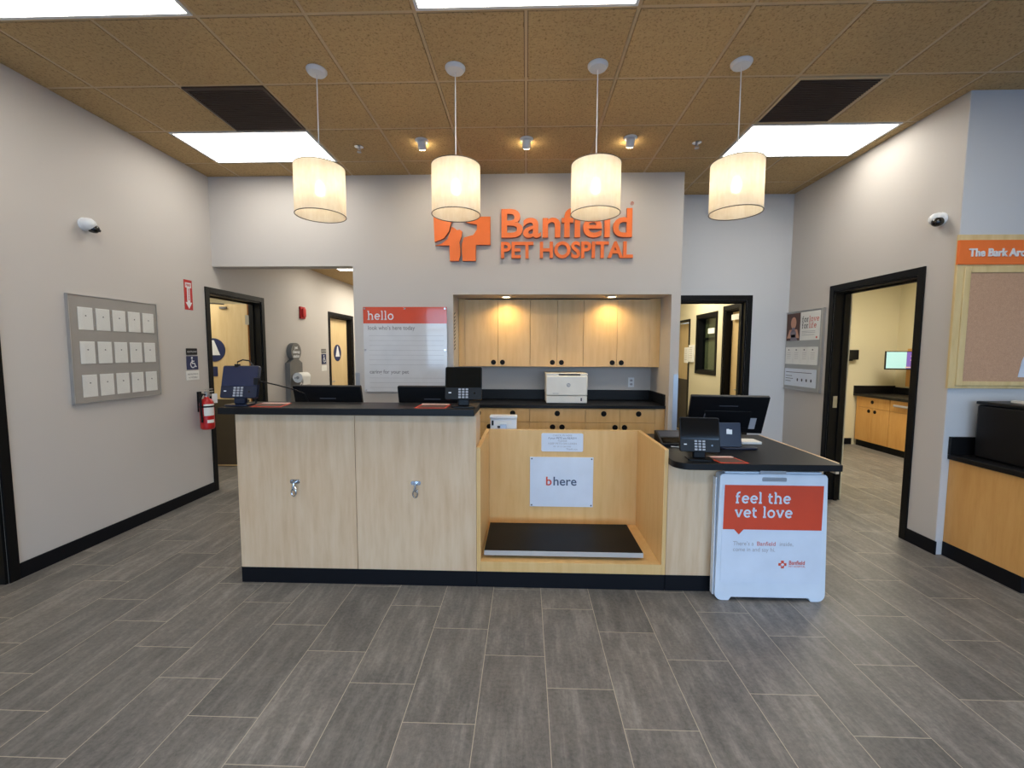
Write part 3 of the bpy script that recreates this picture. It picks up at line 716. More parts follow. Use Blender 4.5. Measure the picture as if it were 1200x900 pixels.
# scale alcove
t = thing('scale_alcove', 'open maple alcove for the pet scale between counter and desk', 'alcove', (.295, 3.0, 0))
zt = .925
MB().box(-.3125, -.286, YF, 3.36, .106, zt).build('side_panel', 'maple_w', t, bevel=.001)
MB().box(.877, .9025, YF, 3.36, .106, zt).build('side_panel', 'maple_w', t, bevel=.001)
MB().box(-.2855, .8765, 3.33, 3.36, .106, zt).build('back_panel', 'maple_w', t, bevel=.001)
MB().box(-.2855, .8765, YF, 3.3295, .106, .172).build('platform', 'maple_w', t, bevel=.001)
MB().box(-.3105, .9025, YF + .002, 3.33, 0, .1055).build('toe_kick', 'base', t, bevel=.002)
# the scale
t = thing('pet_scale', 'low black walk on pet scale with a steel edge in the alcove', 'scale', (.28, 2.98, .172))
sx0, sx1, sy0, sy1 = -.268, .775, 2.735, 3.20
MB().box(sx0 + .004, sx1 - .004, sy0 + .004, sy1 - .004, .192, .215).build('frame', 'steel', t, bevel=.004)
MB().box(sx0, sx1, sy0, sy0 + .0035, .194, .226).build('front_edge', 'edgesteel', t, bevel=.001)
MB().box(sx0 + .001, sx1 - .001, sy0 + .004, sy1, .2155, .2275).build('rubber_mat', 'rubber', t, bevel=.003)
for x in (sx0 + .07, sx1 - .07):
    for y in (sy0 + .06, sy1 - .06): MB().cyl((x, y, .1728), (x, y, .1915), .02, 14).build('foot', 'dkplast', t)
# signs on the back of the alcove
t = thing('scale_sign', 'white square sign reading b here on the back of the scale alcove', 'sign', (.283, 3.33, .32))
fz = front(3.3295)
MB(fz).box(.038, .534, .313, .711, 0, .008).build('panel', 'signwhite', t, bevel=.001)
fs = front(3.3215)
for s_, xa, xb, mt in (('b', .165, .209, 'red'), ('here', .223, .404, 'inkblue')):
    a, b = text_w(s_, .099, .0012); k_ = (xb - xa) / (b - a)
    text(s_, .099, fs, (xa - a * k_, .486), mt, t, 'lettering', bold=.0012, sx=k_)
for x in (.052, .52):
    for z in (.326, .698): MB(fs).cyl((x, z, 0), (x, z, .003), .006, 10).build('screw', 'ink', t)
t = thing('notice_sign', 'small white printed notice above the square sign in the alcove', 'notice', (.287, 3.33, .755))
MB(fz).prism(rrect(.126, .452, .755, .900, .012), 0, .004).build('plate', 'signwhite', t)
fn = front(3.3255)
for i, (s, w, xo) in enumerate([('CHECK IN HERE', .15, 0), ('if your PETS are READY!', .22, 0), ('PLEASE', .07, 0), ('KEEP PETS ON LEASH', .22, 0), ('or in a carrier', .14, 0), ('Thank you', .09, .075)]):
    a, b = text_w(s, .021)
    text(s, .021, fn, (.289 + xo - w / 2, .876 - i * .0215), 'inkpale' if i not in (1,) else 'inkblue', t, 'lettering', sx=w / (b - a), lift=.001)
# scale readout on the back panel
t = thing('scale_display', 'white scale readout box standing behind the alcove back panel', 'scale readout', (-.18, 3.44, .80))
MB().box(-.282, -.07, 3.40, 3.46, .90, 1.0).build('housing', 'white', t, bevel=.008)
MB().box(-.286, -.066, 3.385, 3.47, 1.0005, 1.025).build('top_cover', 'white', t, bevel=.006)
lab(MB(front(3.40)).box(-.245, -.11, .955, .985, 0.0006, .003).build('label_plate', 'paper', t), 'white label plate')
lab(MB(front(3.40)).box(-.225, -.165, .925, .942, 0.0006, .002).build('barcode_label', 'ink', t), 'small dark barcode label')
lab(MB(front(3.40)).box(-.270, -.255, .945, .985, 0.0006, .004).build('port', 'dkplast', t), 'dark port')
MB().box(-.20, -.15, 3.362, 3.399, .80, .96).build('mount_bracket', 'steel', t)

# ------------------------------------------------------------------ right desk
t = thing('reception_desk', 'low maple reception desk right of the scale alcove', 'desk', (1.38, 3.0, 0))
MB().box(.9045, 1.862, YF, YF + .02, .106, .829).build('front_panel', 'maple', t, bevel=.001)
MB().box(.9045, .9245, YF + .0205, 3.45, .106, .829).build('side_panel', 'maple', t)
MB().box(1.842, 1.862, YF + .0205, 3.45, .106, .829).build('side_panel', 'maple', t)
MB().box(.9045, 1.895, YF + .002, 3.45, 0, .1055).build('toe_kick', 'base', t, bevel=.002)
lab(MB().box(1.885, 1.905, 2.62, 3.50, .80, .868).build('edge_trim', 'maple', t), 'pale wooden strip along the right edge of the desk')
pts = [(1.884, 2.56), (1.884, 3.50), (.9045, 3.50), (.9045, 2.66)] + arc(1.0045, 2.66, .10, .10, 180, 270, 8)[1:]
o = MB().prism(pts, .83, .87).build('countertop', 'lam', loc=(1.4, 3.0, .83), bevel=.003); tag(o, 'black desk top with one rounded corner on the low reception desk', 'countertop')

# sandwich board
t = thing('sandwich_board', 'white folding sandwich board with a red speech bubble leaning at the desk', 'sandwich board', (1.515, 2.63, 0))
th = math.atan2(.016, .80)
fa = Fr((1.515, 2.597, .0005), (1, 0, 0), (0, math.sin(th), math.cos(th)))
prof = [(-.335, .05)] + arc(-.29, .045, .045, .045, 180, 270, 5) + [(-.25, 0)] + [(-.235, .022), (.235, .022), (.25, 0)] + arc(.29, .045, .045, .045, 270, 360, 5) + [(.322, .775)] + arc(.300, .775, .02, .02, 0, 90, 4) + [(-.300, .795)] + arc(-.302, .775, .02, .02, 90, 180, 4)
MB(fa).prism(prof, -.03, 0).build('front_leaf', 'aframe', t, bevel=.004)
MB(fa).prism(prof, -.066, -.034).build('rear_leaf', 'aframe', t, bevel=.004)
mb = MB(fa).box(-.345, -.338, .03, .77, -.05, -.01); mb.box(-.29, .29, .7955, .808, -.05, -.008)
mb.build('top_rail', 'aframe', t, bevel=.003)
lab(MB(fa).box(-.085, .07, .7965, .82, -.052, .003).build('clip', 'steel', t), 'grey metal carrying clip at the top')
lab(MB(fa).prism(rrect(-.07, .075, .752, .776, .006), 0.0008, .004).build('grip_slot', 'steel', t), 'grey grip slot below the clip')
MB(fa).prism(rrect(-.305, .298, .115, .735, .012), .0008, .004).build('poster', 'signwhite', t)
bub = [(-.295, .728), (.297, .728), (.293, .452), (-.175, .452), (-.202, .42), (-.232, .452), (-.299, .452)]
bb_ = lab(MB(fa).prism(bub[::-1], .0045, .006).build('speech_bubble', 'red', t), 'red speech bubble print')
fA = Fr(fa(Vector((0, 0, .006))), fa.u, fa.v)
slab('feel the', .0465, fA, (-.228, .617), 'signwhite', bb_, .235)
slab('vet love', .0465, fA, (-.230, .529), 'signwhite', bb_, .235)
fB = Fr(fa(Vector((0, 0, .004))), fa.u, fa.v)
text('There’s a', .037, fB, (-.235, .352), 'inkpale', t, 'lettering', sx=.9); text('Banfield', .037, fB, (-.092, .352), 'inkred', t, 'lettering', sx=.98); text('inside,', .037, fB, (.045, .352), 'inkpale', t, 'lettering', sx=.9)
text('come in and say hi.', .037, fB, (-.235, .315), 'inkpale', t, 'lettering', sx=.9)
text('Banfield', .036, fB, (.105, .236), 'inkred', t, 'lettering', bold=.0006, sx=.86); text('PET HOSPITAL', .0165, fB, (.105, .219), 'inkred', t, 'lettering', sx=.96)
mb = MB(fB); q = .0012
mb.prism([(.068 + a * .024 / .5, .236 + b * .024 / .5) for a, b in ((-.5, -.17), (-.17, -.17), (-.17, -.5), (.2, -.5), (.2, -.2), (.5, -.17), (.5, .17), (.17, .2), (.17, .5), (-.2, .5), (-.17, .17), (-.5, .17))], .0002, q)
e2 = mb.build('emblem', 'red', t)
MB(fB).prism([(.056, .232), (.066, .245), (.076, .241), (.079, .231), (.070, .229), (.066, .220), (.063, .232)], q, q + .0006).build('emblem_cutout', 'signwhite', e2)

# ------------------------------------------------------------------ counter equipment
def terminal_parts(t, mat):
    """local frame: base at the empty's origin, faces -y"""
    ROOT[t.name] = Vector((0, 0, 0))
    MB().prism(rrect(-.075, .075, -.055, .055, .015), 0, .008).build('base_plate', mat, t)
    MB().box(-.036, .036, -.01, .025, .0085, .10).build('stand', mat, t, bevel=.006)
    a = math.radians(14); f = Fr((0, -.025, .05), (1, 0, 0), (0, math.sin(a), math.cos(a)))
    b = MB(f).prism(rrect(-.118, .118, 0, .215, .012), -.03, 0).build('housing', mat, t, bevel=.003)
    lab(MB(f).prism(rrect(-.112, .112, .078, .209, .006), .0006, .002).build('screen', 'screen', b), 'glossy dark screen')
    mb = MB(f)
    for i in range(3):
        for j in range(4): mb.prism(rrect(-.032 + i * .023, -.016 + i * .023, .010 + j * .017, .021 + j * .017, .002), .0006, .003)
    lab(mb.build('keypad', 'key', b), 'grey number keypad')
    lab(MB(f).prism(rrect(-.095, -.078, .042, .048, .002), .0006, .002).build('status_light', 'white', b), 'small white status light')
    MB(f).cyl((.07, .042, .0006), (.07, .042, .003), .006, 10).build('button', 'screen', b)
t1 = thing('payment_terminal', 'blue black payment terminal at the left end of the tall counter', 'payment terminal', (0, 0, 0))
terminal_parts(t1, 'dknavy')
t1.location = (-1.875, 2.745, 1.1795); t1.rotation_euler = (0, 0, math.radians(2))
t2 = dup(t1, (-.40, 2.745, 1.178), 'payment terminal at the right end of the tall counter, in front of the niche', (0, 0, math.radians(4)))
t3 = dup(t1, (1.085, 2.675, .87), 'payment terminal on the low desk beside the rounded corner', (0, 0, math.radians(-8)))
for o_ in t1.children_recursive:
    if o_.name.startswith('screen'): o_.data = o_.data.copy(); o_.data.materials[0] = M['reflectglass']  # blue window reflection painted into the left screen's colour
for tt in (t2, t3):
    for c_ in tt.children:
        for ob in [c_] + list(c_.children):
            if ob.data.materials[0].name == 'blue black plastic':
                me = ob.data.copy(); me.materials[0] = M['dkplast']; ob.data = me
mb = MB().tube([(.10, .0, .16), (.13, .02, .155), (.20, .09, .125), (.28, .15, .09), (.325, .205, .055), (.335, .235, .0), (.337, .25, -.12), (.337, .27, -.36)], .0045, 8).box(.10, .128, -.012, .012, .135, .18)
mb.tube([(-.03, .035, .262), (-.035, .045, .282), (-.01, .06, .296), (.03, .065, .29), (.055, .065, .258), (.07, .06, .19), (.07, .055, .006)], .0045, 8).box(-.042, -.018, .022, .048, .238, .268)
for p_ in ('power_cable',): lab(mb.build(p_, 'dkplast', t1), 'black cables, one looping over the top and one drooping to the right')
def monitor_parts(t, w, h, tilt, z0=.115):
    """back faces -y (towards the camera), base at the origin"""
    ROOT[t.name] = Vector((0, 0, 0))
    MB().prism(rrect(-.12, .12, -.09, .09, .02), 0, .012).build('stand_base', 'dkplast', t, bevel=.002)
    MB().box(-.035, .035, -.015, .02, .0125, h * .75).build('stand_neck', 'dkplast', t, bevel=.004)
    f = Fr((0, -.02, z0), (1, 0, 0), (0, -math.sin(tilt), math.cos(tilt)))
    b = MB(f).prism(rrect(-w/2, w/2, 0, h, .006), -.028, 0).build('back_shell', 'dkplast', t, bevel=.004)
    MB(f).box(-w * .3, w * .3, h * .16, h * .62, .0005, .005).build('rear_housing', 'dkplast', b, bevel=.008)
    MB(Fr(f(Vector((0, 0, -.028))), f.u, f.v)).box(-w/2 + .008, w/2 - .008, .012, h - .008, -.001, .0).build('screen', 'screen', b)
    lab(MB(f).box(-w * .12, w * .12, h * .74, h * .76, .0005, .001).build('logo_strip', 'ink', b), 'faint grey maker strip')
    return b, f
m1 = thing('monitor', 'computer monitor seen from behind, on the staff desk by the left terminal', 'monitor', (0, 0, 0))
monitor_parts(m1, .50, .38, math.radians(15))
m1.location = (-1.445, 3.17, .80)
dup(m1, (-.675, 3.17, .80), 'computer monitor seen from behind, in front of the greeting board')
m3 = thing('monitor', 'large computer monitor seen from behind on the low right desk', 'monitor', (0, 0, 0))
b3, f3 = monitor_parts(m3, .515, .30, math.radians(24), .085)
mb = MB(f3)
mb.tube([(-.20, .12, .004), (-.19, .07, .02), (-.20, .02, .02), (-.17, -.04, .0)], .004, 8).tube([(-.15, .16, .004), (-.16, .10, .02), (-.165, .04, .02), (-.15, -.03, .0)], .004, 8)
lab(mb.build('rear_cable', 'ink', b3), 'grey cables plugged into the back')
lab(MB(f3).box(.16, .20, .04, .13, .0005, .002).build('sticker', 'inkpale', b3), 'small pale sticker')
m3.location = (1.435, 3.14, .87); m3.rotation_euler = (0, 0, math.radians(-7))
tag(MB().prism(rrect(1.575, 1.72, 3.13, 3.26, .01), .8705, .885).build('paper_pile', 'paper', loc=(1.62, 3.2, .87)), 'small white crumpled papers under the right monitor', 'papers')
# navy stand with a white icon in front of the monitor
t = thing('tablet_stand', 'navy tablet stand with a white icon in front of the right monitor', 'tablet stand', (1.44, 2.98, .87))
a = math.radians(12); f = Fr((1.41, 2.965, .885), (1, 0, 0), (0, math.sin(a), math.cos(a)))
pl = MB(f).prism(rrect(-.082, .082, 0, .168, .008), -.014, 0).build('tablet', 'dknavy', t, bevel=.002)
lab(MB(f).prism([(-.018, .088), (.020, .086), (.022, .118), (.004, .119), (-.002, .124), (-.016, .122)], .0006, .0015).build('icon', 'white', pl), 'white icon')
MB().prism(rrect(1.35, 1.60, 2.94, 3.02, .035), .8705, .884).build('base', 'dknavy', t, bevel=.004)
# slanted desk device
t = thing('desk_phone', 'black slanted desk phone at the left edge of the low desk', 'phone', (1.06, 3.12, .87))
MB(Fr((.96, 0, 0), (0, 1, 0), (0, 0, 1))).prism([(3.02, .871), (3.20, .871), (3.20, .955), (3.17, .96), (3.02, .89)], 0, .20).build('body', 'dkplast', t, bevel=.004)
n_ = Vector((0, .15, .07)).normalized(); f = Fr((1.06, 3.02, .89), (1, 0, 0), tuple(n_))
lab(MB(f).box(-.085, .085, .085, .15, .0006, .002).build('display', 'dknavy', t), 'dark blue display')
lab(MB(f).box(-.085, .085, .012, .07, .0006, .004).build('key_field', 'screen', t), 'glossy black key field')
mb = MB().tube([(1.02, 3.0, .876), (1.07, 2.985, .876), (1.12, 2.995, .876), (1.17, 2.99, .876)], .0035, 8)
tag(mb.build('white_cable', 'white', loc=(1.09, 2.99, .872)), 'short white cable lying in front of the desk phone', 'cable')

# orange bordered counter mats
def mat_card(x0, x1, y0, y1, z, skew, n, inner):
    t = thing('counter_mat', n, 'counter mat', ((x0 + x1) / 2, (y0 + y1) / 2, z), 'orange bordered mats on the counters')
    P = lambda a, b: (x0 + (x1 - x0) * a + skew * b, y0 + (y1 - y0) * b)
    MB().prism([P(0, 0), P(1, 0), P(1, 1), P(0, 1)], z + .0004, z + .003).build('border', 'red', t)
    MB().prism([P(.07, .07), P(.93, .07), P(.93, .74), P(.07, .74)], z + .0032, z + .004).build('insert', inner, t)
    MB().prism([P(.04, .80), P(.96, .80), P(.96, .97), P(.04, .97)], z + .0032, z + .006).build('header_strip', 'pink', t)
mat_card(-1.755, -1.555, 2.66, 2.86, 1.178, -.04, 'coral bordered mat beside the left terminal on the tall counter', 'hair')
mat_card(-.70, -.50, 2.66, 2.86, 1.178, .0, 'coral bordered mat left of the terminal at the right end of the tall counter', 'hair')
mat_card(1.175, 1.345, 2.575, 2.74, .87, -.03, 'coral bordered mat on the low desk beside its terminal', 'hair')

# ------------------------------------------------------------------ left wall things
# card board
t = thing('card_board', 'grey wall board holding fifteen white cards in three rows', 'board', (XL, 3.47, 1.13))
f = lwall(XL)
MB(f).box(3.095, 3.85, 1.135, 1.95, .0015, .022).build('panel', 'greyp', t)
mb = MB(f).box(3.088, 3.0945, 1.128, 1.957, .0015, .026).box(3.8505, 3.857, 1.128, 1.957, .0015, .026).box(3.0945, 3.8505, 1.128, 1.1345, .0015, .026).box(3.0945, 3.8505, 1.9505, 1.957, .0015, .026)
mb.build('frame', 'alu', t)
fc = lwall(XL + .0225)
c0 = None; rows = ('top', 'middle', 'bottom'); cols = ('first', 'second', 'third', 'fourth', 'fifth')
for r in range(3):
    for k in range(5):
        y = 3.155 + k * .137; z = (1.692, 1.432, 1.175)[r]
        MB(fc).prism(rrect(y - .006, y + .122, z - .006, z + .165, .004), .004, .006).build('pocket', 'clear', t)
        n = 'white card in the grey wall board, %s row, %s from the left' % (rows[r], cols[k])
        o = MB(fc).box(y, y + .112, z, z + .172, .0005, .0025).build('card', 'paper', loc=(XL + .0225, y + .05, z)); tag(o, n, 'card', 'cards in the grey wall board')
        lab(MB(fc).prism(arc(y + .058, z + .108, .0055, .0055, 0, 360, 10)[:-1], .0028, .0033).build('printed_mark', 'ink', o), 'small dark printed mark')
# fire extinguisher sign
t = thing('fire_sign', 'red fire extinguisher sign with a white arrow on the left wall', 'sign', (XL, 4.267, 1.94))
MB(f).box(4.215, 4.318, 1.945, 2.243, 0, .003).build('plate', 'ared', t)
f2 = lwall(XL + .003)
mb = MB(f2); mb.flat([(4.228, 2.165), (4.305, 2.165), (4.305, 2.215), (4.228, 2.215)], .0008)
mb.flat([(4.247, 2.02), (4.286, 2.02), (4.286, 2.165), (4.247, 2.165)], .0008); mb.flat([(4.225, 2.02), (4.267, 1.955), (4.308, 2.02)], .0008)
mb.build('arrow', 'white', t, recalc=False)
text('FIRE', .034, lwall(XL + .004), (4.266, 2.178), 'ared', t, align='CENTER', bold=.001)
fv = Fr((XL + .004, 4.273, 2.155), (0, 0, -1), (0, 1, 0))
text('EXTINGUISHER', .0215, fv, (0, -.013), 'ared', t, bold=.0006, sx=.80)
# restroom sign group
t = thing('restroom_sign', 'black restroom name plate over the blue access sign by the open door', 'sign', (XL, 4.27, 1.49))
MB(f).prism(rrect(4.198, 4.340, 1.492, 1.558, .006), 0, .005).build('plate', 'dkplast', t)
text('RESTROOM', .024, lwall(XL + .005), (4.269, 1.516), 'white', t, align='CENTER')
def wheel(fr, a, b, s, par):
    mb = MB(fr)
    mb.prism(arc(a - .004 * s / .1, b + .042 * s / .1, .009 * s / .1, .009 * s / .1, 0, 360, 12)[:-1], .0003, .0015)
    for pts in ([(-.003, .028), (-.003, -.005), (.024, -.005), (.034, -.034), (.044, -.030)], [(-.003, .014), (.02, .014)]):
        for p, q in zip(pts, pts[1:]):
            d = (Vector(q) - Vector(p)).normalized(); n = Vector((-d.y, d.x)) * .0045
            mb.prism([(a + (x + e * n.x) * s / .1, b + (y + e * n.y) * s / .1) for (x, y), e in ((p, 1), (p, -1), (q, -1), (q, 1))], .0003, .0015)
    ar = arc(0.004, -.014, .028, .030, 110, 330, 16); ai = arc(0.004, -.014, .020, .022, 110, 330, 16)
    for i in range(16): mb.prism([(a + x * s / .1, b + y * s / .1) for x, y in (ar[i], ar[i+1], ai[i+1], ai[i])], .0003, .0015)
    return mb.build('wheelchair_symbol', 'white', par)
t = thing('access_sign', 'blue wheelchair access sign above the fire extinguisher', 'sign', (XL, 4.27, 1.34))
MB(f).prism(rrect(4.196, 4.344, 1.342, 1.480, .004), 0, .005).build('plate', 'navy', t); wheel(lwall(XL + .005), 4.268, 1.411, .12, t)
t = thing('text_sign', 'white text plate under the wheelchair sign by the open door', 'sign', (XL, 4.27, 1.235))
MB(f).box(4.184, 4.352, 1.237, 1.330, 0, .004).build('plate', 'paper', t)
text('RESTROOM IS', .022, lwall(XL + .004), (4.268, 1.288), 'ink', t, align='CENTER'); text('ACCESSIBLE', .022, lwall(XL + .004), (4.268, 1.256), 'ink', t, align='CENTER')
# extinguisher
ex, ey = XL + .085, 4.33
t = thing('fire_extinguisher', 'red fire extinguisher hung on the left wall beside the open door', 'fire extinguisher', (ex, ey, .73))
bd = MB().lathe([(.002, .72), (.052, .72), (.063, .732), (.065, .75), (.065, .98), (.060, 1.005), (.045, 1.03), (.022, 1.045), (.018, 1.06), (.002, 1.06)], (ex, ey, 0), 28).build('cylinder', 'ared', t)
def wrap(z0, z1, a0, a1, mat, name, l, r=.0658):
    mb = MB(); n = 12
    vs = [(ex + r * math.cos(a0 + (a1 - a0) * i / n), ey + r * math.sin(a0 + (a1 - a0) * i / n), z) for z in (z0, z1) for i in range(n + 1)]
    mb.add(vs, [(i, i + 1, n + 2 + i, n + 1 + i) for i in range(n)]); lab(mb.build(name, mat, bd, recalc=False), l)
wrap(.865, .985, -1.35, .2, 'paper', 'instruction_label', 'white instruction label'); wrap(.79, .822, -.95, .1, 'paper', 'maker_label', 'small white label'); wrap(.95, .968, -3.1, .4, 'dkplast', 'strap', 'black retaining strap', .0668)
mb = MB().cyl((ex, ey, 1.06), (ex, ey, 1.10), .016, 14); mb.box(ex - .012, ex + .012, ey - .02, ey + .09, 1.10, 1.112); mb.box(ex - .01, ex + .01, ey - .01, ey + .085, 1.128, 1.138)
mb.cyl((ex, ey + .02, 1.075), (ex + .03, ey + .02, 1.075), .014, 12)
lab(mb.build('valve_handle', 'steel', t), 'steel valve with squeeze handle')
mb = MB().tube([(ex, ey - .016, 1.08), (ex, ey - .05, 1.09), (ex + .005, ey - .085, 1.05), (ex + .005, ey - .09, .95), (ex + .005, ey - .082, .86), (ex + .005, ey - .08, .80)], .010, 10)
lab(mb.build('hose', 'dkplast', t), 'black discharge hose')
mb = MB().prism([(ex + .02, ey + .05), (ex + .024, ey + .05), (ex + .05, ey + .09), (ex + .046, ey + .09)], .985, 1.085)
lab(mb.build('inspection_tag', 'paper', t), 'white hanging inspection tag')
MB().box(XL, XL + .02, ey - .02, ey + .02, .9, 1.11).build('wall_mount', 'dkplast', t)
# cameras
def sec_cam(fr, n, side):
    t = thing('security_camera', n, 'security camera', tuple(fr.o))
    MB(fr).lathe([(.002, 0), (.058, 0), (.062, .012), (.058, .02)], (0, 0, 0), 28).build('mount', 'white', t)
    MB(fr).lathe([(.057, .02), (.06, .045), (.054, .075), (.04, .095), (.02, .106), (.002, .11)], (0, 0, 0), 28, (0, 0, 1)).build('dome', 'white', t)
    d = Vector((side * .35, -.35, .85)).normalized()
    e = MB(fr).lathe([(.044, .04), (.042, .07), (.034, .09), (.018, .102), (.002, .105)], (side * .012, -.012, .018), 24, d).build('eye', 'screen', t); lab(e, 'glossy black lens ball')
    MB(fr).lathe([(.012, .10), (.012, .113), (.002, .114)], (side * .012, -.012, .018), 16, d).build('lens', 'dkplast', e)
    for o_ in list(t.children_recursive):
        for v_ in o_.data.vertices: v_.co *= .8
sec_cam(lwall(XL, 3.27, 2.50), 'white dome security camera on the left wall', .8)
sec_cam(rwall(XR, 3.42, 2.54), 'white dome security camera on the right wall', .9)
# hall things
t = thing('fire_alarm', 'red fire alarm strobe high on the hall wall', 'fire alarm', (XL, 6.45, 2.02))
MB(f).box(6.38, 6.52, 2.02, 2.20, 0, .03).build('base_box', 'ared', t, bevel=.006)
lab(MB(f).prism(rrect(6.405, 6.495, 2.045, 2.175, .02), .0305, .055).build('strobe', 'ared', t, bevel=.006), 'raised red strobe lens')
t = thing('cleanup_station', 'grey pet cleanup station panel with round top on the hall wall', 'pet cleanup station', (XL, 6.13, .5))
MB(f).prism(arc(6.14, 1.525, .135, .125, -62, 242, 30) + [(6.03, 1.40), (5.96, 1.36), (5.96, .5), (6.30, .5), (6.30, 1.36), (6.22, 1.40)], 0.001, .07).build('panel', 'stone', t)
fp = lwall(XL + .07)
for i, s in enumerate(('pet', 'cleanup', 'station')): text(s, .062, fp, (6.14, 1.565 - i * .062), 'white', t, align='CENTER', bold=.002)
MB().cyl((XL + .152, 5.93, 1.155), (XL + .152, 6.32, 1.155), .012, 10).box(XL + .07, XL + .16, 6.285, 6.30, 1.14, 1.17).build('roll_holder', 'steel', t)
t = thing('paper_roll', 'white paper towel roll hanging on the pet cleanup station', 'paper roll', (XL + .14, 6.1, 1.085))
MB().lathe([(.022, 0), (.071, 0), (.071, .24), (.022, .24), (.022, 0)], (XL + .152, 6.0, 1.155), 28, (0, 1, 0), False).build('roll', 'paper', t)
lab(MB().lathe([(.013, -.001), (.022, -.001), (.022, .241), (.013, .241), (.013, -.001)], (XL + .152, 6.0, 1.155), 20, (0, 1, 0), False).build('core', 'greyp', t), 'grey cardboard core')
MB().box(XL + .2215, XL + .223, 6.02, 6.22, 1.05, 1.155).build('loose_sheet', 'paper', t)
t = thing('waste_sign', 'small round white dog waste sign under the paper roll', 'sign', (XL + .07, 6.26, 1.0))
MB(fp).prism(arc(6.25, 1.03, .04, .04, 0, 360, 24)[:-1], 0, .004).build('disc', 'paper', t)
MB(lwall(XL + .074)).prism([(6.225, 1.035), (6.25, 1.04), (6.262, 1.055), (6.275, 1.048), (6.268, 1.035), (6.262, 1.005), (6.255, 1.005), (6.25, 1.022), (6.24, 1.02), (6.235, 1.005), (6.228, 1.005)], .0003, .0015).build('dog_symbol', 'dkplast', t)
t = thing('restroom_sign', 'grey restroom name plate beside the closed door in the hall', 'sign', (XL, 7.13, 1.5))
MB(f).box(7.05, 7.21, 1.50, 1.57, 0, .005).build('plate', 'stone', t); text('RESTROOM', .026, lwall(XL + .005), (7.13, 1.525), 'white', t, align='CENTER')
t = thing('access_sign', 'blue wheelchair access sign beside the closed door in the hall', 'sign', (XL, 7.13, 1.32))
MB(f).box(7.05, 7.21, 1.315, 1.485, 0, .005).build('plate', 'navy', t); wheel(lwall(XL + .005), 7.13, 1.40, .13, t)
tag(MB(f).box(7.04, 7.22, 1.20, 1.295, 0, .004).build('text_sign', 'paper', loc=(XL, 7.13, 1.2)), 'pale text plate under the hall wheelchair sign', 'sign')
t = thing('ceiling_light', 'light panel in the hall ceiling, glimpsed under the bulkhead', 'ceiling light', (-2.55, 7.0, 2.815))
MB().box(-2.95, -1.95, 6.3, 6.86, 2.808, 2.8145).build('diffuser', 'trofd', t)

# ------------------------------------------------------------------ right wall poster rack
fr_ = rwall(XR)
t = thing('poster_rack', 'silver grey wall rack with a poster and brochures beside the right doorway', 'poster rack', (XR, 4.95, 1.11))
MB(fr_).box(-5.255, -4.645, 1.115, 2.0, .0015, .02).build('panel', 'greyp2', t)
mb = MB(fr_).box(-5.26, -4.625, 1.105, 1.1145, .0015, .028).box(-4.6445, -4.625, 1.115, 2.005, .0015, .028).box(-5.26, -4.645, 2.0005, 2.005, .0015, .028)
mb.build('frame', 'alu', t)
fq = rwall(XR - .0205)
t = thing('poster', 'white poster with a portrait photo at the top of the silver wall rack', 'poster', (XR - .02, 4.96, 1.67))
MB(fq).box(-5.245, -4.672, 1.672, 1.985, 0, .003).build('sheet', 'paper', t)
fq2 = rwall(XR - .0235)
ph = MB(fq2).box(-5.245, -5.00, 1.672, 1.985, .0002, .001).build('photo', 'hair', t); lab(ph, 'portrait photo of a person holding a grey cat')
mb = MB(fq2).prism(arc(-5.12, 1.875, .05, .068, 0, 360, 20)[:-1], .001, .0016); mb.prism([(-5.19, 1.80), (-5.05, 1.80), (-5.01, 1.70), (-5.235, 1.70)], .001, .0014)
mb.build('photo_face', 'skin', ph)
mb = MB(fq2).prism(arc(-5.12, 1.75, .055, .045, 0, 360, 18)[:-1], .0016, .002); mb.prism([(-5.17, 1.672), (-5.04, 1.672), (-5.08, 1.74), (-5.16, 1.74)], .0016, .002); mb.prism(arc(-5.12, 1.80, .03, .025, 0, 360, 14)[:-1], .0016, .002)
mb.build('photo_cat', 'fur', ph)
slab('for', .042, fq2, (-4.965, 1.875), 'ink', t, .2); slab('love', .042, fq2, (-4.845, 1.875), 'inkred', t, .17)
slab('for', .042, fq2, (-4.965, 1.805), 'ink', t, .2); slab('life', .042, fq2, (-4.845, 1.805), 'inkred', t, .17)
mb = MB(fq2); lines(mb, [(-4.965, -4.74, 1.768), (-4.965, -4.74, 1.752), (-4.965, -4.75, 1.728)], .005, .001); mb.build('small_print', 'inkpale', t, recalc=False)
MB(fq2).prism(arc(-4.715, 1.70, .012, .012, 0, 360, 14)[:-1], .0003, .001).build('logo', 'inkred', t)
for k in range(4):
    a = -5.248 + k * .142
    o = MB(fq).box(a, a + .138, 1.400, 1.597, 0, .003 + .001 * k).build('brochure', 'paper', loc=(XR - .02, -a, 1.4)); tag(o, 'white brochure in the middle row of the silver rack, %s from the left' % cols[k], 'brochure', 'brochures in the silver wall rack')
    fz2 = rwall(XR - .0235 - .001 * k)
    MB(fz2).prism(arc(a + .06, 1.565, .009, .009, 0, 360, 12)[:-1], .0003, .0012).build('printed_mark', 'ink', o)
    mb = MB(fz2); lines(mb, [(a + .03, a + .10, 1.53 - j * .022) for j in range(4)], .003, .0008); mb.build('small_print', 'inkpale', o, recalc=False)
t = thing('info_card', 'wide printed card with a row of small icons at the bottom of the silver rack', 'card', (XR - .02, 4.96, 1.15))
MB(fq).box(-5.245, -4.69, 1.150, 1.350, 0, .003).build('sheet', 'signwhite', t)
mb = MB(fq2); lines(mb, [(-5.22, -4.76, 1.305), (-5.22, -5.10, 1.262), (-5.22, -5.08, 1.232), (-5.22, -5.12, 1.202)], .006, .001); mb.build('small_print', 'ink', t, recalc=False)
mb = MB(fq2)
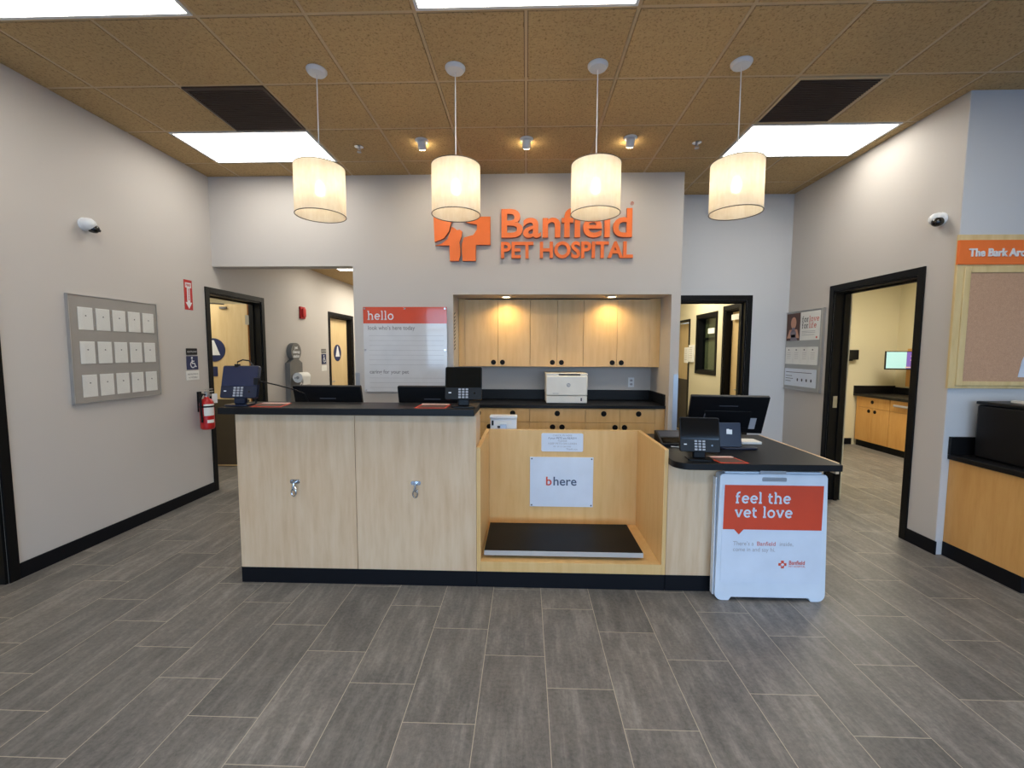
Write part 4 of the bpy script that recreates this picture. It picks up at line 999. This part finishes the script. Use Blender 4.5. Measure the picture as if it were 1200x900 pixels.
for i in range(4): mb.prism(arc(-5.00 + i * .078, 1.225, .012, .018, 0, 360, 12)[:-1], .0003, .0012)
mb.build('icon_row', 'ink', t)

# corridor papers
for i, (y, z, w, h) in enumerate(((7.72, 1.36, .20, .30), (7.95, 1.34, .16, .28))):
    o = MB(rwall(XC - .001)).box(-y - w / 2, -y + w / 2, z, z + h, 0, .03).build('wall_file', 'paper', loc=(XC, y, z), bevel=.003)
    tag(o, ('white paper holder on the corridor wall, beside the corridor window', 'white paper holder on the corridor wall, against the far door frame')[i], 'paper holder')
    mb = MB(rwall(XC - .031)); lines(mb, [(-y - w * .35, -y + w * .35, z + h - .05 - .035 * j) for j in range(6)], .008, .0006); mb.build('print', 'inkpale', o, recalc=False)

# ------------------------------------------------------------------ corner: cork board and side counter
fk = front(YC)
t = thing('cork_board', 'pine framed cork notice board with an orange header by the right wall corner', 'notice board', (3.8, YC, 1.28))
bx0, bx1 = XR - .02, 4.55
MB(fk).box(bx0, bx1, 1.275, 2.385, .0075, .018).build('backboard', 'pine', t)
mb = MB(fk); ring(mb, (bx0, bx1, 1.275, 2.171), (bx0 + .05, bx1 - .05, 1.295, 2.158), .0182, .026); mb.build('outer_frame', 'pine', t, bevel=.002)
mb = MB(fk); ring(mb, (bx0 + .0505, bx1 - .0505, 1.2955, 2.1575), (bx0 + .096, bx1 - .096, 1.328, 2.114), .0182, .034); mb.build('inner_frame', 'pine', t, bevel=.004)
MB(fk).box(bx0 + .0965, bx1 - .0965, 1.3285, 2.1135, .0182, .024).build('cork', 'cork', t)
hd = MB(fk).box(bx0 - .004, bx1 + .012, 2.172, 2.342, .0182, .036).build('header', 'orange', t); lab(hd, 'orange header band with white raised lettering')
text('The Bark Around', .076, front(YC - .036), (bx0 + .062, 2.228), 'white', hd, depth=.006, bold=.0022, sx=.92)
o = MB(front(YC - .0255)).prism([(3.60, 1.36), (3.98, 1.36), (3.98, 1.62), (3.70, 1.62), (3.66, 1.58), (3.62, 1.48)], 0, .002).build('pinned_paper', 'signwhite', loc=(3.8, YC - .04, 1.36)); tag(o, 'white paper pinned low on the cork board', 'paper')
MB(front(YC - .028)).prism([(3.66, 1.40), (3.72, 1.42), (3.70, 1.46), (3.655, 1.44)], 0, .0006).build('purple_print', 'inkblue', o)
t = thing('side_counter', 'amber maple side counter with black base at the right edge', 'counter', (3.7, 3.0, 0))
MB().box(3.182, 4.58, 2.70, YC - .0085, .108, .742).build('body', 'maple_d', t)
MB().box(3.178, 4.58, 2.745, YC - .0085, 0, .1075).build('toe_kick', 'base', t, bevel=.002)
t = thing('countertop', 'black countertop with backsplash on the right side counter', 'countertop', (3.7, 3.0, .743))
MB().box(3.165, 4.595, 2.66, YC - .0085, .7425, .778).build('slab', 'lam', t, bevel=.003)
MB().box(3.165, 4.595, YC - .028, YC - .0085, .7785, .912).build('backsplash', 'lam', t, bevel=.002)
t = thing('storage_box', 'black rounded box on the right side counter under the cork board', 'box', (3.6, 3.0, .778))
MB().box(3.275, 3.80, 2.70, 3.20, .7785, 1.165).build('body', 'dkplast', t, bevel=.015)
MB().box(3.27, 3.805, 2.695, 3.205, 1.1655, 1.19).build('lid', 'dkplast', t, bevel=.008)
o = MB().prism([(3.37, 2.72), (3.62, 2.72), (3.62, 3.08), (3.40, 3.10), (3.36, 2.9)], 1.1905, 1.204).build('paper_packet', 'paper', loc=(3.5, 2.9, 1.19)); tag(o, 'white and red paper packet lying on the black box', 'packet')
lab(MB().prism([(3.44, 2.80), (3.56, 2.82), (3.54, 2.94), (3.43, 2.92)], 1.2042, 1.206).build('red_print', 'inkred', o), 'red printed patch')

# ------------------------------------------------------------------ exam room through the right doorway
fx = Fr((5.50, 0, 0), (0, -1, 0), (0, 0, 1))
for y1, y0, n, two in ((7.27, 6.62, 'maple base cabinet with two doors in the room behind the right doorway', True), (6.615, 5.6, 'maple base cabinet with a single door in the room behind the right doorway', False)):
    t = thing('base_cabinet', n, 'cabinet', (5.8, (y0 + y1) / 2, 0), 'cabinets in the room behind the right doorway')
    MB().box(5.521, 6.118, y0, y1, .1, .825).build('carcass', 'maple_d', t); MB().box(5.53, 6.118, y0, y1, 0, .0995).build('toe_kick', 'base', t)
    dd = MB().box(5.50, 5.5205, y0 + .003, y1 - .003, .655, .82).build('drawer', 'maple_d', t)
    if two:
        pull(-(y0 + y1) / 2, 0, .75, dd, .028, fx); ym = (y0 + y1) / 2
        for a, b, k in ((y0, ym, ym - .06), (ym, y1, ym + .06)):
            dd = MB().box(5.50, 5.5205, a + .003, b - .003, .105, .65).build('cabinet_door', 'maple_d', t); pull(-k, 0, .60, dd, .028, fx)
    else:
        dd = MB().box(5.50, 5.5205, y0 + .003, y1 - .003, .105, .65).build('cabinet_door', 'maple_d', t); pull(-(y1 - .42), 0, .60, dd, .028, fx)
        lab(MB().box(5.46, 5.4995, y1 - .55, y1 - .10, .735, .765).build('towel_bar', 'inkpale', t, bevel=.004), 'pale towel bar on the drawer front')
t = thing('countertop', 'black countertop in the room behind the right doorway', 'countertop', (5.8, 6.5, .826))
MB().box(5.46, 6.118, 5.6, 7.298, .826, .865).build('slab', 'lam', t); MB().box(6.098, 6.118, 5.6, 7.277, .8655, .97).build('backsplash', 'lam', t); MB().box(5.46, 6.118, 7.278, 7.298, .8655, .99).build('side_splash', 'lam', t)
t = thing('soap_dispenser', 'black wall dispenser in the room behind the right doorway', 'dispenser', (5.35, 7.3, 1.42))
MB(front(7.3)).prism([(5.22, 1.42), (5.44, 1.42), (5.44, 1.58), (5.22, 1.58)], 0.001, .10).build('body', 'dkplast', t, bevel=.008); MB(front(7.2)).box(5.30, 5.36, 1.40, 1.43, -.06, -.02).build('nozzle', 'dkplast', t)
# wall monitor on an arm
t = thing('monitor', 'lit monitor with a cyan and purple screen on the wall arm behind the right doorway', 'monitor', (5.85, 6.83, 1.4))
u = Vector((.95, -.32, 0)).normalized(); f = Fr((5.585, 6.86, 1.275), tuple(u), (0, 0, 1))
b = MB(f).prism(rrect(0, .50, 0, .285, .006), -.03, 0).build('bezel', 'dkplast', t)
lab(MB(f).box(.012, .262, .02, .273, .0006, .0015).build('screen', 'scr', b), 'cyan part of the screen'); lab(MB(f).box(.263, .488, .02, .273, .0006, .0015).build('screen_panel', 'scr2', b), 'purple part of the screen')
mb = MB(f); lines(mb, [(.31, .42, .20), (.31, .37, .14), (.25, .40, .03), (.40, .46, .06)], .016, .002); mb.build('screen_text', 'pink', b, recalc=False)
MB(f).tube([(.30, .14, -.03), (.36, .10, -.10), (.40, .0, -.13), (.40, -.18, -.13), (.38, -.36, -.12)], .014, 8).build('arm', 'dkplast', t)
tag(MB().box(6.085, 6.118, 6.62, 7.06, 1.0, 1.60).build('wall_panel', 'maple_d', loc=(6.1, 6.5, 1.0)), 'amber maple mounting panel on the wall behind the lit monitor', 'panel')

# ------------------------------------------------------------------ lights and world
light('hall_lamp', 'AREA', (-2.5, 8.2, 2.78), 50, (1, .93, .78), size=1, shape='RECTANGLE') ; bpy.data.lights['hall_lamp'].size = .9; bpy.data.lights['hall_lamp'].size_y = 1.4
light('restroom_fill', 'AREA', (-4.5, 4.9, 2.58), 26, (1, .95, .84)); bpy.data.lights['restroom_fill'].size = .8  # unseen lamp added to light the restroom
light('corridor_fill', 'AREA', (2.2, 7.0, 2.78), 44, (1, .91, .72)); bpy.data.lights['corridor_fill'].size = .9  # unseen lamp added for the cream glow in the corridor
light('exam_lamp', 'AREA', (4.7, 5.4, 2.78), 80, (1, .92, .74)); bpy.data.lights['exam_lamp'].size = .9
o = light('window_portal', 'AREA', (.65, -3.0, 1.43), 1, (1, 1, 1)); o.rotation_euler = (math.radians(90), 0, 0)
o.data.shape = 'RECTANGLE'; o.data.size = 7.1; o.data.size_y = 2.63; o.data.cycles.is_portal = True

w = bpy.data.worlds.new('world'); scene.world = w; w.use_nodes = True; nt = w.node_tree
bg = nt.nodes['Background']; tc = nt.nodes.new('ShaderNodeTexCoord'); sp = nt.nodes.new('ShaderNodeSeparateXYZ'); rp = nt.nodes.new('ShaderNodeValToRGB')
nt.links.new(tc.outputs['Generated'], sp.inputs[0]); nt.links.new(sp.outputs[2], rp.inputs[0])
rp.color_ramp.elements[0].position = .0; rp.color_ramp.elements[0].color = (.55, .76, 1, 1); rp.color_ramp.elements[1].position = .7; rp.color_ramp.elements[1].color = (.22, .48, 1, 1)
nt.links.new(rp.outputs[0], bg.inputs[0]); bg.inputs[1].default_value = 5.6

# ------------------------------------------------------------------ camera
cam = bpy.data.cameras.new('camera'); co = bpy.data.objects.new('camera', cam); COL.objects.link(co); scene.camera = co
cam.sensor_fit = 'HORIZONTAL'; cam.sensor_width = 36; cam.lens = 502.7177 / 1200 * 36; cam.clip_start = .05
pi_, ya, ro = -.0756, .0319, -.0031
Rz = Matrix.Rotation(ya, 3, 'Z'); Rx = Matrix.Rotation(pi_, 3, 'X'); Ry = Matrix.Rotation(ro, 3, 'Y')
R = Rz @ Rx @ Ry
m = Matrix((R @ Vector((1, 0, 0)), R @ Vector((0, 0, 1)), -(R @ Vector((0, 1, 0))))).transposed().to_4x4()
m.translation = Vector((0, 0, 1.5364)); co.matrix_world = m
scene.view_settings.view_transform = 'Standard'; scene.view_settings.look = 'None'; scene.view_settings.exposure = 0.0
